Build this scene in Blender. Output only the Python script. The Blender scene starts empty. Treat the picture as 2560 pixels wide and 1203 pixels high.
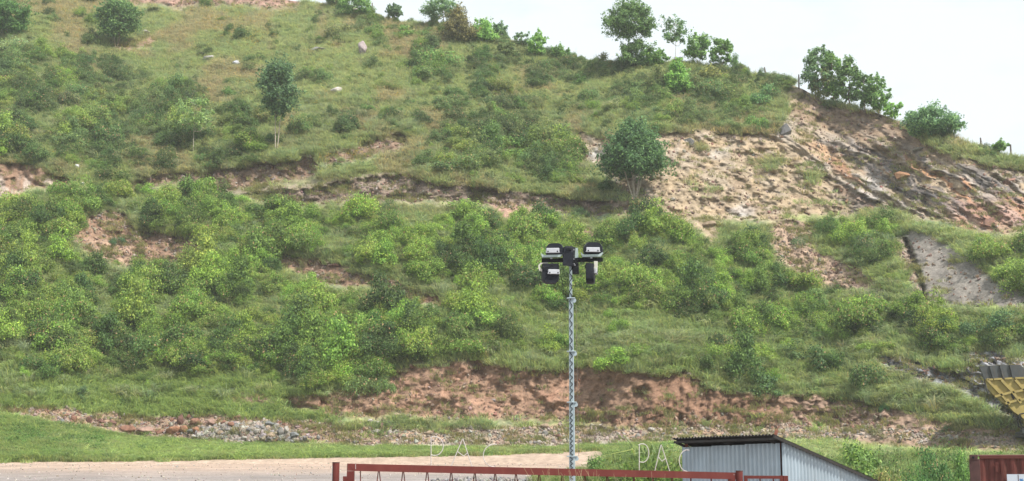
import bpy, bmesh, math, random
import numpy as np
from mathutils import Vector, Matrix

# ------------------------------------------------------------------ camera, sky, sun, exposure
S = bpy.context.scene
COL = S.collection
R = math.radians
F = 3500.0; UC = 1280.0; VC = 601.5; CAMZ = 1.6; HOR = 1180.0
TH = math.atan((HOR - VC) / F)
cam_d = bpy.data.cameras.new('camera')
cam_d.sensor_width = 36.0; cam_d.lens = 36.0 * F / 2560.0
cam_d.clip_start = 0.1; cam_d.clip_end = 20000
cam = bpy.data.objects.new('camera', cam_d); COL.objects.link(cam)
cam.location = (0, 0, CAMZ); cam.rotation_euler = (R(90) + TH, 0, 0)
S.camera = cam

SUN_DIR = Vector((0.62, -0.42, 1.0)).normalized()
sun_d = bpy.data.lights.new('sun', 'SUN'); sun_d.energy = 4.9; sun_d.angle = R(1.5); sun_d.color = (1.0, 0.955, 0.88)
sun = bpy.data.objects.new('sun', sun_d); COL.objects.link(sun)
sun.rotation_euler = SUN_DIR.to_track_quat('Z', 'Y').to_euler()

W = bpy.data.worlds.new('World'); S.world = W; W.use_nodes = True
nt = W.node_tree; nt.nodes.clear()
o_ = nt.nodes.new('ShaderNodeOutputWorld')
sky = nt.nodes.new('ShaderNodeTexSky'); sky.sky_type = 'NISHITA'; sky.sun_disc = False
sky.sun_elevation = math.asin(SUN_DIR.z); sky.sun_rotation = math.atan2(SUN_DIR.x, SUN_DIR.y)
sky.dust_density = 2.0
bg1 = nt.nodes.new('ShaderNodeBackground'); bg1.inputs['Strength'].default_value = 0.08
bg2 = nt.nodes.new('ShaderNodeBackground'); bg2.inputs['Color'].default_value = (0.875, 0.95, 1.0, 1); bg2.inputs['Strength'].default_value = 0.71
tc = nt.nodes.new('ShaderNodeTexCoord'); mp = nt.nodes.new('ShaderNodeMapping'); mp.inputs['Scale'].default_value = (3, 3, 7)
nz = nt.nodes.new('ShaderNodeTexNoise'); nz.inputs['Scale'].default_value = 1.6; nz.inputs['Detail'].default_value = 6; nz.inputs['Roughness'].default_value = 0.55
mr = nt.nodes.new('ShaderNodeMapRange'); mr.inputs['From Min'].default_value = 0.34; mr.inputs['From Max'].default_value = 0.56
mr.inputs['To Min'].default_value = 0.72; mr.inputs['To Max'].default_value = 1.0
mx = nt.nodes.new('ShaderNodeMixShader')
L = nt.links
L.new(tc.outputs['Generated'], mp.inputs['Vector']); L.new(mp.outputs['Vector'], nz.inputs['Vector'])
L.new(nz.outputs['Fac'], mr.inputs['Value']); L.new(mr.outputs['Result'], mx.inputs['Fac'])
L.new(sky.outputs['Color'], bg1.inputs['Color']); L.new(bg1.outputs[0], mx.inputs[1]); L.new(bg2.outputs[0], mx.inputs[2])
L.new(mx.outputs[0], o_.inputs['Surface'])
S.view_settings.view_transform = 'Standard'; S.view_settings.look = 'None'
S.view_settings.exposure = 0.62; S.view_settings.gamma = 1.0; S.view_settings.use_curve_mapping = False
S.render.engine = 'CYCLES'
S.cycles.max_bounces = 6; S.cycles.diffuse_bounces = 4; S.cycles.glossy_bounces = 2
S.cycles.transmission_bounces = 4; S.cycles.transparent_max_bounces = 4; S.cycles.volume_bounces = 1

rng = np.random.default_rng(11); random.seed(5)

# ------------------------------------------------------------------ projection helpers
CT, ST = math.cos(TH), math.sin(TH)
def ray(u, v):
    x = (np.asarray(u, float) - UC) / F; y = (VC - np.asarray(v, float)) / F
    den = CT - y * ST
    return x / den, (ST + y * CT) / den           # X/Y and (Z-cam)/Y
def P(u, v, d):
    a, b = ray(u, v)
    return Vector((float(a * d), float(d), float(CAMZ + b * d)))
GK = 2.2 / 85.0
def sm(a, b, x):
    t = np.clip((np.asarray(x, float) - a) / (b - a), 0, 1); return t * t * (3 - 2 * t)
def ground(x, y):
    x = np.asarray(x, float); y = np.asarray(y, float)
    g = GK * np.maximum(0, np.minimum(y, 105) - 20)
    g = g - 0.35 * np.clip(y - 105.5, 0, 14)
    w = sm(8.6, 10.6, x) * sm(22, 36, y) * (1 - sm(46, 92, y))
    return g * (1 - w) - 0.5 * w

# ------------------------------------------------------------------ noise
_tabs = {}
def vnoise(x, y, seed=0):
    if seed not in _tabs: _tabs[seed] = np.random.default_rng(1000 + seed).random((256, 256))
    t = _tabs[seed]
    x = np.asarray(x, float); y = np.asarray(y, float)
    xi = np.floor(x).astype(int); yi = np.floor(y).astype(int)
    fx = x - xi; fy = y - yi
    fx = fx * fx * (3 - 2 * fx); fy = fy * fy * (3 - 2 * fy)
    a = t[xi & 255, yi & 255]; b = t[(xi + 1) & 255, yi & 255]; c = t[xi & 255, (yi + 1) & 255]; d = t[(xi + 1) & 255, (yi + 1) & 255]
    return (a * (1 - fx) + b * fx) * (1 - fy) + (c * (1 - fx) + d * fx) * fy
def fbm(x, y, seed=0, o=4):
    s = 0; a = 0.5; n = 0
    for k in range(o):
        s = s + a * vnoise(x * 2 ** k, y * 2 ** k, seed + k); n += a; a *= 0.5
    return s / n
def poly_sd(U, V, poly):
    """signed distance in px, positive inside"""
    p = np.array(poly, float); q = np.roll(p, -1, 0)
    dmin = np.full(U.shape, 1e9); ins = np.zeros(U.shape, bool)
    for (x0, y0), (x1, y1) in zip(p, q):
        ex, ey = x1 - x0, y1 - y0
        t = np.clip(((U - x0) * ex + (V - y0) * ey) / (ex * ex + ey * ey + 1e-9), 0, 1)
        dmin = np.minimum(dmin, (U - x0 - t * ex) ** 2 + (V - y0 - t * ey) ** 2)
        if y0 != y1:
            c = ((y0 > V) != (y1 > V)) & (U < (x1 - x0) * (V - y0) / (y1 - y0) + x0)
            ins ^= c
    return np.where(ins, 1, -1) * np.sqrt(dmin)

# ------------------------------------------------------------------ object helpers
def tag(o, label=None, cat=None, group=None, kind=None):
    if label: o['label'] = label
    if cat: o['category'] = cat
    if group: o['group'] = group
    if kind: o['kind'] = kind
    return o
def link(o, parent=None):
    COL.objects.link(o)
    if parent is not None: o.parent = parent
    return o
def mesh_np(name, verts, faces, mat=None, smooth=False, attrs=None):
    """verts (n,3); faces (m,k) all the same size, or list"""
    me = bpy.data.meshes.new(name)
    verts = np.asarray(verts, np.float32)
    if isinstance(faces, np.ndarray):
        m, k = faces.shape
        me.vertices.add(len(verts)); me.vertices.foreach_set('co', verts.ravel())
        me.loops.add(m * k); me.loops.foreach_set('vertex_index', faces.astype(np.int32).ravel())
        me.polygons.add(m); me.polygons.foreach_set('loop_start', np.arange(0, m * k, k, dtype=np.int32))
        me.polygons.foreach_set('loop_total', np.full(m, k, np.int32))
        me.update(calc_edges=True)
    else:
        me.from_pydata(verts.tolist(), [], faces); me.update()
    if attrs:
        for an, (ty, dat) in attrs.items():
            a = me.attributes.new(an, ty, 'POINT')
            dat = np.asarray(dat, np.float32)
            a.data.foreach_set('color' if ty == 'FLOAT_COLOR' else ('vector' if ty == 'FLOAT_VECTOR' else 'value'), dat.ravel())
    if mat: me.materials.append(mat)
    me.polygons.foreach_set('use_smooth', np.full(len(me.polygons), bool(smooth)))
    return me
def obj(name, me, parent=None):
    return link(bpy.data.objects.new(name, me), parent)
def empty(name, loc, rz=0.0):
    o = bpy.data.objects.new(name, None); o.location = loc; o.rotation_euler = (0, 0, rz); o.empty_display_size = 0.3
    return link(o)

class MB:
    def __init__(s): s.v = []; s.f = []
    def add(s, vs, fs):
        n = len(s.v); s.v += [tuple(a) for a in vs]; s.f += [[i + n for i in f] for f in fs]; return s
    def box(s, c, d, M=None, bevel=0.0):
        x, y, z = [q / 2 for q in d]
        if bevel > 0:
            b = min(bevel, x * .49, y * .49, z * .49)
            bm = bmesh.new(); bmesh.ops.create_cube(bm, size=1)
            for w in bm.verts: w.co = Vector((w.co.x * d[0], w.co.y * d[1], w.co.z * d[2]))
            bmesh.ops.bevel(bm, geom=bm.edges[:], offset=b, segments=1, affect='EDGES')
            vs = [w.co.copy() for w in bm.verts]; bm.verts.index_update()
            fs = [[w.index for w in f.verts] for f in bm.faces]; bm.free()
        else:
            vs = [Vector((i * x, j * y, k * z)) for i in (-1, 1) for j in (-1, 1) for k in (-1, 1)]
            fs = [[0, 1, 3, 2], [4, 6, 7, 5], [0, 4, 5, 1], [2, 3, 7, 6], [0, 2, 6, 4], [1, 5, 7, 3]]
        if M is not None: vs = [M @ w for w in vs]
        return s.add([Vector(c) + w for w in vs], fs)
    def tube(s, pts, r, n=8, cap=True):
        pts = [Vector(p) for p in pts]; m = len(pts)
        rs = r if isinstance(r, (list, tuple)) else [r] * m
        rings = []; ref = None
        for i, p in enumerate(pts):
            t = (pts[min(i + 1, m - 1)] - pts[max(i - 1, 0)]).normalized()
            if ref is None: ref = Vector((1, 0, 0)) if abs(t.x) < .8 else Vector((0, 1, 0))
            a = (ref - t * ref.dot(t)).normalized(); b = t.cross(a); ref = a
            rings.append([p + (a * math.cos(2 * math.pi * k / n) + b * math.sin(2 * math.pi * k / n)) * rs[i] for k in range(n)])
        vs = [q for g in rings for q in g]; fs = []
        for i in range(m - 1):
            for k in range(n):
                k2 = (k + 1) % n
                fs.append([i * n + k, i * n + k2, (i + 1) * n + k2, (i + 1) * n + k])
        if cap: fs += [list(range(n))[::-1], [(m - 1) * n + k for k in range(n)]]
        return s.add(vs, fs)
    def prism(s, outline, off):
        """outline: list of 3D points, extruded by vector off"""
        o = [Vector(p) for p in outline]; n = len(o); off = Vector(off)
        fs = [list(range(n))[::-1], [n + i for i in range(n)]]
        for i in range(n):
            j = (i + 1) % n; fs.append([i, j, n + j, n + i])
        return s.add(o + [p + off for p in o], fs)
    def build(s, name, mat, parent=None, smooth=False, loc=None):
        vs = s.v
        if loc is not None: vs = [tuple(Vector(a) - Vector(loc)) for a in vs]
        me = bpy.data.meshes.new(name); me.from_pydata(vs, [], s.f)
        bm = bmesh.new(); bm.from_mesh(me); bmesh.ops.recalc_face_normals(bm, faces=bm.faces[:]); bm.to_mesh(me); bm.free()
        me.materials.append(mat)
        if smooth:
            me.polygons.foreach_set('use_smooth', [True] * len(me.polygons)); me.set_sharp_from_angle(angle=R(40))
        o = obj(name, me, parent)
        if loc is not None: o.location = loc
        return o

# ------------------------------------------------------------------ materials
def new_mat(name):
    m = bpy.data.materials.new(name); m.use_nodes = True
    n = m.node_tree; n.nodes.clear()
    out = n.nodes.new('ShaderNodeOutputMaterial'); return m, n, out
def solid(name, col, rough=0.6, metal=0.0, var=0.12, scale=6.0, bump=0.0, dirt=None, dirt_amt=0.0, spec=0.4):
    m, n, out = new_mat(name)
    b = n.nodes.new('ShaderNodeBsdfPrincipled'); b.inputs['Roughness'].default_value = rough; b.inputs['Metallic'].default_value = metal
    b.inputs['Specular IOR Level'].default_value = spec
    t = n.nodes.new('ShaderNodeTexCoord'); nz = n.nodes.new('ShaderNodeTexNoise'); nz.inputs['Scale'].default_value = scale; nz.inputs['Detail'].default_value = 6
    n.links.new(t.outputs['Object'], nz.inputs['Vector'])
    r = n.nodes.new('ShaderNodeMapRange'); r.inputs['From Min'].default_value = .3; r.inputs['From Max'].default_value = .7
    r.inputs['To Min'].default_value = 1 - var; r.inputs['To Max'].default_value = 1 + var
    n.links.new(nz.outputs['Fac'], r.inputs['Value'])
    mu = n.nodes.new('ShaderNodeMix'); mu.data_type = 'RGBA'; mu.blend_type = 'MULTIPLY'; mu.inputs[0].default_value = 1
    mu.inputs[6].default_value = (*col, 1); n.links.new(r.outputs['Result'], mu.inputs[7])
    c = mu.outputs[2]
    if dirt:
        n2 = n.nodes.new('ShaderNodeTexNoise'); n2.inputs['Scale'].default_value = scale * 2.3; n2.inputs['Detail'].default_value = 8; n2.inputs['Roughness'].default_value = .65
        mpn = n.nodes.new('ShaderNodeMapping'); mpn.inputs['Scale'].default_value = (1, 1, .25); n.links.new(t.outputs['Object'], mpn.inputs['Vector']); n.links.new(mpn.outputs[0], n2.inputs['Vector'])
        r2 = n.nodes.new('ShaderNodeMapRange'); r2.inputs['From Min'].default_value = .5; r2.inputs['From Max'].default_value = .72; r2.inputs['To Max'].default_value = dirt_amt
        n.links.new(n2.outputs['Fac'], r2.inputs['Value'])
        m2 = n.nodes.new('ShaderNodeMix'); m2.data_type = 'RGBA'; n.links.new(r2.outputs['Result'], m2.inputs[0]); n.links.new(c, m2.inputs[6]); m2.inputs[7].default_value = (*dirt, 1)
        c = m2.outputs[2]
    n.links.new(c, b.inputs['Base Color'])
    if bump > 0:
        bp = n.nodes.new('ShaderNodeBump'); bp.inputs['Strength'].default_value = bump; bp.inputs['Distance'].default_value = .02
        n.links.new(nz.outputs['Fac'], bp.inputs['Height']); n.links.new(bp.outputs[0], b.inputs['Normal'])
    n.links.new(b.outputs[0], out.inputs['Surface']); return m
def leaf_mat(name, flower, transl=0.3, vlo=0.38, vhi=1.62, gain=1.62):
    """colour = per-plant tint x per-leaf variation; leaves with lv > 1.5 are flowers"""
    m, n, out = new_mat(name)
    at = n.nodes.new('ShaderNodeAttribute'); at.attribute_type = 'INSTANCER'; at.attribute_name = 'tint'
    lv = n.nodes.new('ShaderNodeAttribute'); lv.attribute_type = 'GEOMETRY'; lv.attribute_name = 'lv'
    r = n.nodes.new('ShaderNodeMapRange'); r.inputs['To Min'].default_value = vlo; r.inputs['To Max'].default_value = vhi
    n.links.new(lv.outputs['Fac'], r.inputs['Value'])
    mu = n.nodes.new('ShaderNodeMix'); mu.data_type = 'RGBA'; mu.blend_type = 'MULTIPLY'; mu.inputs[0].default_value = 1
    n.links.new(at.outputs['Color'], mu.inputs[6]); n.links.new(r.outputs['Result'], mu.inputs[7])
    r.inputs['To Min'].default_value = vlo * gain; r.inputs['To Max'].default_value = vhi * gain
    # hue shift towards yellow for some leaves
    hs = n.nodes.new('ShaderNodeMix'); hs.data_type = 'RGBA'; hs.blend_type = 'MULTIPLY'
    r3 = n.nodes.new('ShaderNodeMapRange'); r3.inputs['From Min'].default_value = .55; r3.inputs['From Max'].default_value = 1
    n.links.new(lv.outputs['Fac'], r3.inputs['Value']); n.links.new(r3.outputs['Result'], hs.inputs[0])
    n.links.new(mu.outputs[2], hs.inputs[6]); hs.inputs[7].default_value = (1.2, 1.0, .72, 1)
    gt = n.nodes.new('ShaderNodeMath'); gt.operation = 'GREATER_THAN'; gt.inputs[1].default_value = 1.5; n.links.new(lv.outputs['Fac'], gt.inputs[0])
    fx = n.nodes.new('ShaderNodeMix'); fx.data_type = 'RGBA'; n.links.new(gt.outputs[0], fx.inputs[0]); n.links.new(hs.outputs[2], fx.inputs[6]); fx.inputs[7].default_value = (*flower, 1)
    b = n.nodes.new('ShaderNodeBsdfPrincipled'); b.inputs['Roughness'].default_value = .55; b.inputs['Specular IOR Level'].default_value = .3
    tr = n.nodes.new('ShaderNodeBsdfTranslucent')
    n.links.new(fx.outputs[2], b.inputs['Base Color']); n.links.new(fx.outputs[2], tr.inputs['Color'])
    ms = n.nodes.new('ShaderNodeMixShader'); ms.inputs[0].default_value = transl
    n.links.new(b.outputs[0], ms.inputs[1]); n.links.new(tr.outputs[0], ms.inputs[2]); n.links.new(ms.outputs[0], out.inputs['Surface'])
    return m
def stone_mat(name):
    m, n, out = new_mat(name)
    at = n.nodes.new('ShaderNodeAttribute'); at.attribute_type = 'INSTANCER'; at.attribute_name = 'tint'
    t = n.nodes.new('ShaderNodeTexCoord'); nz = n.nodes.new('ShaderNodeTexNoise'); nz.inputs['Scale'].default_value = 2.2; nz.inputs['Detail'].default_value = 8; nz.inputs['Roughness'].default_value = .7
    n.links.new(t.outputs['Object'], nz.inputs['Vector'])
    r = n.nodes.new('ShaderNodeMapRange'); r.inputs['From Min'].default_value = .3; r.inputs['From Max'].default_value = .7; r.inputs['To Min'].default_value = .6; r.inputs['To Max'].default_value = 1.4
    n.links.new(nz.outputs['Fac'], r.inputs['Value'])
    mu = n.nodes.new('ShaderNodeMix'); mu.data_type = 'RGBA'; mu.blend_type = 'MULTIPLY'; mu.inputs[0].default_value = 1
    n.links.new(at.outputs['Color'], mu.inputs[6]); n.links.new(r.outputs['Result'], mu.inputs[7])
    b = n.nodes.new('ShaderNodeBsdfPrincipled'); b.inputs['Roughness'].default_value = .9; b.inputs['Specular IOR Level'].default_value = .2
    bp = n.nodes.new('ShaderNodeBump'); bp.inputs['Strength'].default_value = .6; bp.inputs['Distance'].default_value = .08
    n.links.new(nz.outputs['Fac'], bp.inputs['Height']); n.links.new(bp.outputs[0], b.inputs['Normal'])
    n.links.new(mu.outputs[2], b.inputs['Base Color']); n.links.new(b.outputs[0], out.inputs['Surface']); return m
def earth_mat(name, attr='soil', s1=1.2, s2=7.0, bump=.5, dist=.12, lo=.7, hi=1.3):
    m, n, out = new_mat(name)
    at = n.nodes.new('ShaderNodeAttribute'); at.attribute_name = attr
    t = n.nodes.new('ShaderNodeTexCoord')
    na = n.nodes.new('ShaderNodeTexNoise'); na.inputs['Scale'].default_value = s1; na.inputs['Detail'].default_value = 8; na.inputs['Roughness'].default_value = .7
    nb = n.nodes.new('ShaderNodeTexVoronoi'); nb.inputs['Scale'].default_value = s2
    n.links.new(t.outputs['Object'], na.inputs['Vector']); n.links.new(t.outputs['Object'], nb.inputs['Vector'])
    r = n.nodes.new('ShaderNodeMapRange'); r.inputs['From Min'].default_value = .3; r.inputs['From Max'].default_value = .7; r.inputs['To Min'].default_value = lo; r.inputs['To Max'].default_value = hi
    n.links.new(na.outputs['Fac'], r.inputs['Value'])
    mu = n.nodes.new('ShaderNodeMix'); mu.data_type = 'RGBA'; mu.blend_type = 'MULTIPLY'; mu.inputs[0].default_value = 1
    n.links.new(at.outputs['Color'], mu.inputs[6]); n.links.new(r.outputs['Result'], mu.inputs[7])
    sp = n.nodes.new('ShaderNodeSeparateColor'); n.links.new(nb.outputs['Color'], sp.inputs[0])
    r2 = n.nodes.new('ShaderNodeMapRange'); r2.inputs['To Min'].default_value = .82; r2.inputs['To Max'].default_value = 1.2; n.links.new(sp.outputs[0], r2.inputs['Value'])
    m2 = n.nodes.new('ShaderNodeMix'); m2.data_type = 'RGBA'; m2.blend_type = 'MULTIPLY'; m2.inputs[0].default_value = 1
    n.links.new(mu.outputs[2], m2.inputs[6]); n.links.new(r2.outputs['Result'], m2.inputs[7])
    b = n.nodes.new('ShaderNodeBsdfPrincipled'); b.inputs['Roughness'].default_value = .95; b.inputs['Specular IOR Level'].default_value = .1
    ad = n.nodes.new('ShaderNodeMath'); ad.operation = 'ADD'; n.links.new(na.outputs['Fac'], ad.inputs[0])
    mm = n.nodes.new('ShaderNodeMath'); mm.operation = 'MULTIPLY'; mm.inputs[1].default_value = .4; n.links.new(sp.outputs[1], mm.inputs[0]); n.links.new(mm.outputs[0], ad.inputs[1])
    bp = n.nodes.new('ShaderNodeBump'); bp.inputs['Strength'].default_value = bump; bp.inputs['Distance'].default_value = dist
    n.links.new(ad.outputs[0], bp.inputs['Height']); n.links.new(bp.outputs[0], b.inputs['Normal'])
    n.links.new(m2.outputs[2], b.inputs['Base Color']); n.links.new(b.outputs[0], out.inputs['Surface']); return m

M_EARTH = earth_mat('hillside_earth')
M_YARD = earth_mat('yard_gravel', s1=.5, s2=9.0, bump=.5, dist=.05, lo=.8, hi=1.2)
M_STONE = stone_mat('stone')
M_SHRUB = leaf_mat('shrub_leaves', (.5, .32, .17), .48)
M_GRASS = leaf_mat('grass_blades', (.7, .45, .03), .48, .7, 1.3)
M_TREE = leaf_mat('tree_leaves', (.3, .2, .1), .45)
M_BARK = solid('bark', (.2, .155, .115), .9, var=.3, scale=8, bump=.4)
M_PALEBARK = solid('pale_bark', (.36, .31, .25), .85, var=.25, scale=8, bump=.3)
M_RED = solid('red_oxide_paint', (.128, .033, .028), .45, var=.15, scale=5, dirt=(.16, .06, .045), dirt_amt=.4, bump=.05, spec=.15)
M_REDRUST = solid('container_paint', (.115, .034, .027), .62, var=.2, scale=3, dirt=(.065, .026, .018), dirt_amt=.8, bump=.1, spec=.2)
M_DARKRED = solid('container_corner_paint', (.075, .032, .028), .7, var=.25, scale=6, dirt=(.06, .03, .02), dirt_amt=.7)
M_GALV = solid('galvanised_steel', (.33, .40, .43), .45, .1, var=.1, scale=4, bump=.03)
M_BLACK = solid('black_powder_coat', (.009, .01, .012), .5, var=.2, scale=9, spec=.15)
M_BLACKB = solid('black_bluish_housing', (.013, .015, .021), .5, var=.2, scale=9, spec=.2)
M_ALU = solid('cast_aluminium', (.46, .47, .5), .4, .2, var=.06, scale=15)
M_CREAM = solid('cream_steel', (.5, .485, .42), .5, var=.06, scale=12)
M_TRAY = solid('zinc_tray', (.38, .46, .44), .45, .2, var=.08, scale=10)
M_ROD = solid('white_painted_rod', (.46, .42, .40), .5, var=.12, scale=20)
M_CORR = solid('zinc_sheet', (.40, .47, .52), .42, .4, var=.1, scale=2.2, dirt=(.34, .37, .38), dirt_amt=.45)
M_ROOF = solid('dark_roof_sheet', (.035, .033, .031), .75, .1, var=.3, scale=4, dirt=(.06, .042, .034), dirt_amt=.6)
M_RUST = solid('rusty_steel', (.2, .075, .05), .8, var=.3, scale=9, dirt=(.3, .13, .08), dirt_amt=.5, bump=.1)
M_YELLOW = solid('machine_yellow', (.32, .245, .075), .65, var=.15, scale=1.5, dirt=(.17, .13, .075), dirt_amt=.6)
M_STEELD = solid('dark_steel_plate', (.055, .06, .062), .55, .2, var=.25, scale=2, dirt=(.12, .08, .05), dirt_amt=.5)
M_WHITE = solid('white_sign_board', (.55, .6, .66), .5, var=.03, scale=5)
M_BLUE = solid('blue_print', (.06, .2, .42), .5, var=.1, scale=12)
M_WOOD = solid('weathered_wood', (.16, .13, .11), .9, var=.3, scale=8)
M_GREYPOST = solid('grey_bare_pipe', (.4, .46, .47), .5, .2, var=.1, scale=9)

# ------------------------------------------------------------------ hillside terrain
RIDGE = [(-900, -230), (-300, -170), (0, -120), (300, -62), (600, -16), (700, -2), (760, 6), (850, 14), (930, 42), (1000, 58), (1100, 64),
         (1200, 82), (1300, 116), (1400, 146), (1500, 166), (1560, 172), (1640, 158), (1720, 158), (1840, 178), (1900, 190), (1960, 205), (2010, 224), (2080, 262),
         (2150, 272), (2220, 292), (2300, 322), (2400, 352), (2480, 385), (2560, 400), (2700, 425), (3000, 470), (3500, 520)]
ru, rv = zip(*RIDGE)
us = np.concatenate([np.arange(-900, -60, 20), np.arange(-60, 2620, 5), np.arange(2620, 3501, 20)]).astype(float)
NR = 430
V0 = 1158.0
vr = np.interp(us, ru, rv) + 5 * (fbm(us / 40, us * 0, 40) - .5)
tt = np.linspace(0, 1, NR)
UU = np.repeat(us[:, None], NR, 1); VV = V0 + (vr[:, None] - V0) * tt[None, :]
WU = UU + 26 * (fbm(UU / 45, VV / 45, 50) - .5) + 14 * (fbm(UU / 11, VV / 11, 60) - .5)
WV = VV + 20 * (fbm(UU / 45, VV / 45, 70) - .5) + 15 * (fbm(UU / 10, VV / 10, 80) - .5)

# zone: polygon (pixels of the survey picture), colour, edge softness, bare amount, face slope (None keeps), relief kind
RED = (.225, .142, .10); REDL = (.29, .2, .145); TAN = (.295, .23, .163); BRN = (.19, .13, .095); GRY = (.26, .25, .25); PINK = (.32, .2, .16); GRAVEL = (.33, .29, .25)
ZONES = [
 ('cliff', [(1440,325),(1500,345),(1660,333),(1760,325),(1850,333),(1930,338),(1955,290),(1985,262),(2010,226),(2080,262),(2150,276),(2230,296),(2330,362),(2420,398),(2480,415),(2640,440),(2640,580),(2480,575),(2400,566),(2330,548),(2260,525),(2200,540),(2100,535),(2030,530),(1950,545),(1870,556),(1800,545),(1760,548),(1700,550),(1640,520),(1560,475),(1510,430),(1455,390)], TAN, 7, .96, 1.15, 'rock'),
 ('soil_left', [(-80,408),(60,408),(160,440),(185,455),(120,466),(40,484),(-80,490)], RED, 6, .95, 1.6, 'soil'),
 ('cut', [(285,462),(380,440),(470,430),(560,424),(650,414),(720,404),(800,390),(800,436),(700,452),(650,468),(560,482),(540,471),(440,458),(330,476)], BRN, 6, .97, 2.2, 'soil'),
 ('cut', [(800,395),(900,362),(990,335),(1040,345),(1000,372),(900,400),(830,420)], BRN, 9, .7, 1.4, 'soil'),
 ('track', [(540,484),(640,474),(700,462),(850,447),(985,418),(1040,410),(1040,424),(1000,436),(900,466),(760,484),(640,494)], (.27,.225,.17), 5, .7, 'flat', 'none'),
 ('face', [(600,490),(700,476),(850,458),(1000,432),(1100,458),(1200,466),(1330,481),(1450,498),(1600,508),(1640,524),(1500,540),(1320,522),(1200,512),(1050,498),(900,506),(760,508),(640,500)], (.21,.16,.13), 5, .97, 2.2, 'soil'),
 ('slip', [(150,572),(230,543),(280,524),(325,538),(345,580),(400,583),(440,590),(490,602),(550,645),(470,660),(380,650),(300,655),(235,650),(190,605)], RED, 6, .97, 1.2, 'soil'),
 ('slip', [(215,600),(330,610),(330,660),(280,660)], REDL, 7, .6, None, 'soil'),
 ('slip', [(640,618),(730,640),(800,650),(900,680),(1000,704),(1060,733),(1140,757),(1110,768),(1000,745),(920,718),(800,702),(700,662)], RED, 7, .9, 1.2, 'soil'),
 ('patch', [(1220,508),(1290,510),(1340,532),(1300,552),(1250,540)], PINK, 8, .6, None, 'soil'),
 ('patch', [(1690,545),(1800,555),(1800,600),(1770,610),(1740,575)], TAN, 8, .7, None, 'soil'),
 ('patch', [(1440,560),(1500,575),(1500,600),(1440,590)], PINK, 8, .5, None, 'soil'),
 ('mound', [(1925,556),(1970,545),(2020,556),(2048,632),(2110,655),(2175,680),(2215,722),(2130,725),(2040,705),(1985,670),(1935,645)], (.31,.22,.165), 6, .95, 1.1, 'soil'),
 ('mound', [(2240,590),(2270,600),(2290,680),(2310,755),(2280,740),(2262,660)], (  .27,.21,.17), 5, .9, None, 'soil'),
 ('scree', [(2268,585),(2305,580),(2355,600),(2425,652),(2500,708),(2620,770),(2620,800),(2500,768),(2400,756),(2310,752),(2305,700),(2284,640)], (.2,.18,.163), 5, .99, 1.0, 'fine'),
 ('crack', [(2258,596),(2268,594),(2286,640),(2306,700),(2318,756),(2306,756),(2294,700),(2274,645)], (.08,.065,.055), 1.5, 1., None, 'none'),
 ('shale', [(2180,886),(2230,890),(2300,912),(2370,926),(2412,930),(2424,878),(2490,874),(2535,900),(2640,925),(2640,1078),(2555,1062),(2500,1030),(2450,990),(2390,972),(2310,950),(2230,925)], (.25,.25,.27), 6, .97, 1.4, 'rock2'),
 ('bank', [(700,992),(800,984),(880,990),(945,975),(985,932),(1050,918),(1120,905),(1190,903),(1290,922),(1400,928),(1480,918),(1560,928),(1650,940),(1710,925),(1760,962),(1850,985),(1960,985),(2060,990),(2140,1000),(2230,1020),(2230,1075),(1700,1072),(1500,1062),(1320,1045),(1150,1052),(1000,1032),(950,1042),(850,1040),(720,1012)], RED, 9, .96, 2.0, 'bank'),
 ('bankr', [(2000,985),(2140,1000),(2240,1022),(2340,1045),(2440,1068),(2640,1078),(2640,1140),(2200,1112),(1950,1085)], (.27,.185,.14), 9, .85, .9, 'soil'),
 ('bankp', [(560,985),(660,985),(700,1005),(640,1015),(560,1005)], REDL, 9, .5, None, 'soil'),
 ('rubble', [(-60,1012),(150,1022),(260,1034),(450,1038),(700,1050),(860,1062),(1000,1072),(1150,1072),(1400,1066),(1640,1072),(1900,1062),(2100,1056),(2300,1070),(2640,1092),(2640,1135),(2420,1110),(2200,1096),(1800,1100),(1600,1106),(1320,1116),(1000,1110),(850,1110),(560,1102),(350,1088),(190,1076),(90,1046)], REDL, 7, .9, .5, 'soil'),
 ('gpile', [(470,1098),(520,1078),(590,1068),(640,1062),(665,1058),(690,1068),(730,1090),(760,1106),(600,1108)], (.17,.165,.16), 6, .97, .9, 'none'),
 ('yard', [(-900,1157),(0,1154),(300,1152),(600,1147),(860,1142),(1000,1140),(1240,1136),(1460,1128),(1520,1126),(1540,1175),(-900,1180)], (.35,.265,.212), 2.5, 1., 'flat2', 'none'),
 ('flats', [(700,1112),(1000,1106),(1300,1112),(1640,1104),(1640,1112),(1300,1122),(1000,1116),(760,1118)], GRAVEL, 4, .75, None, 'none'),
 ('toprock', [(320,-4),(480,-20),(600,-20),(760,-6),(745,18),(690,16),(600,12),(480,8),(330,12)], PINK, 5, .8, 1.4, 'rock'),
 ('spot', [(335,85),(375,80),(390,110),(330,122),(280,125)], PINK, 6, .7, None, 'soil'),
 ('saddle', [(1960,205),(2030,228),(2060,262),(1985,270),(1960,285)], TAN, 6, .7, None, 'soil'),
]
base_s = 0.70 + 0.0 * UU
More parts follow.
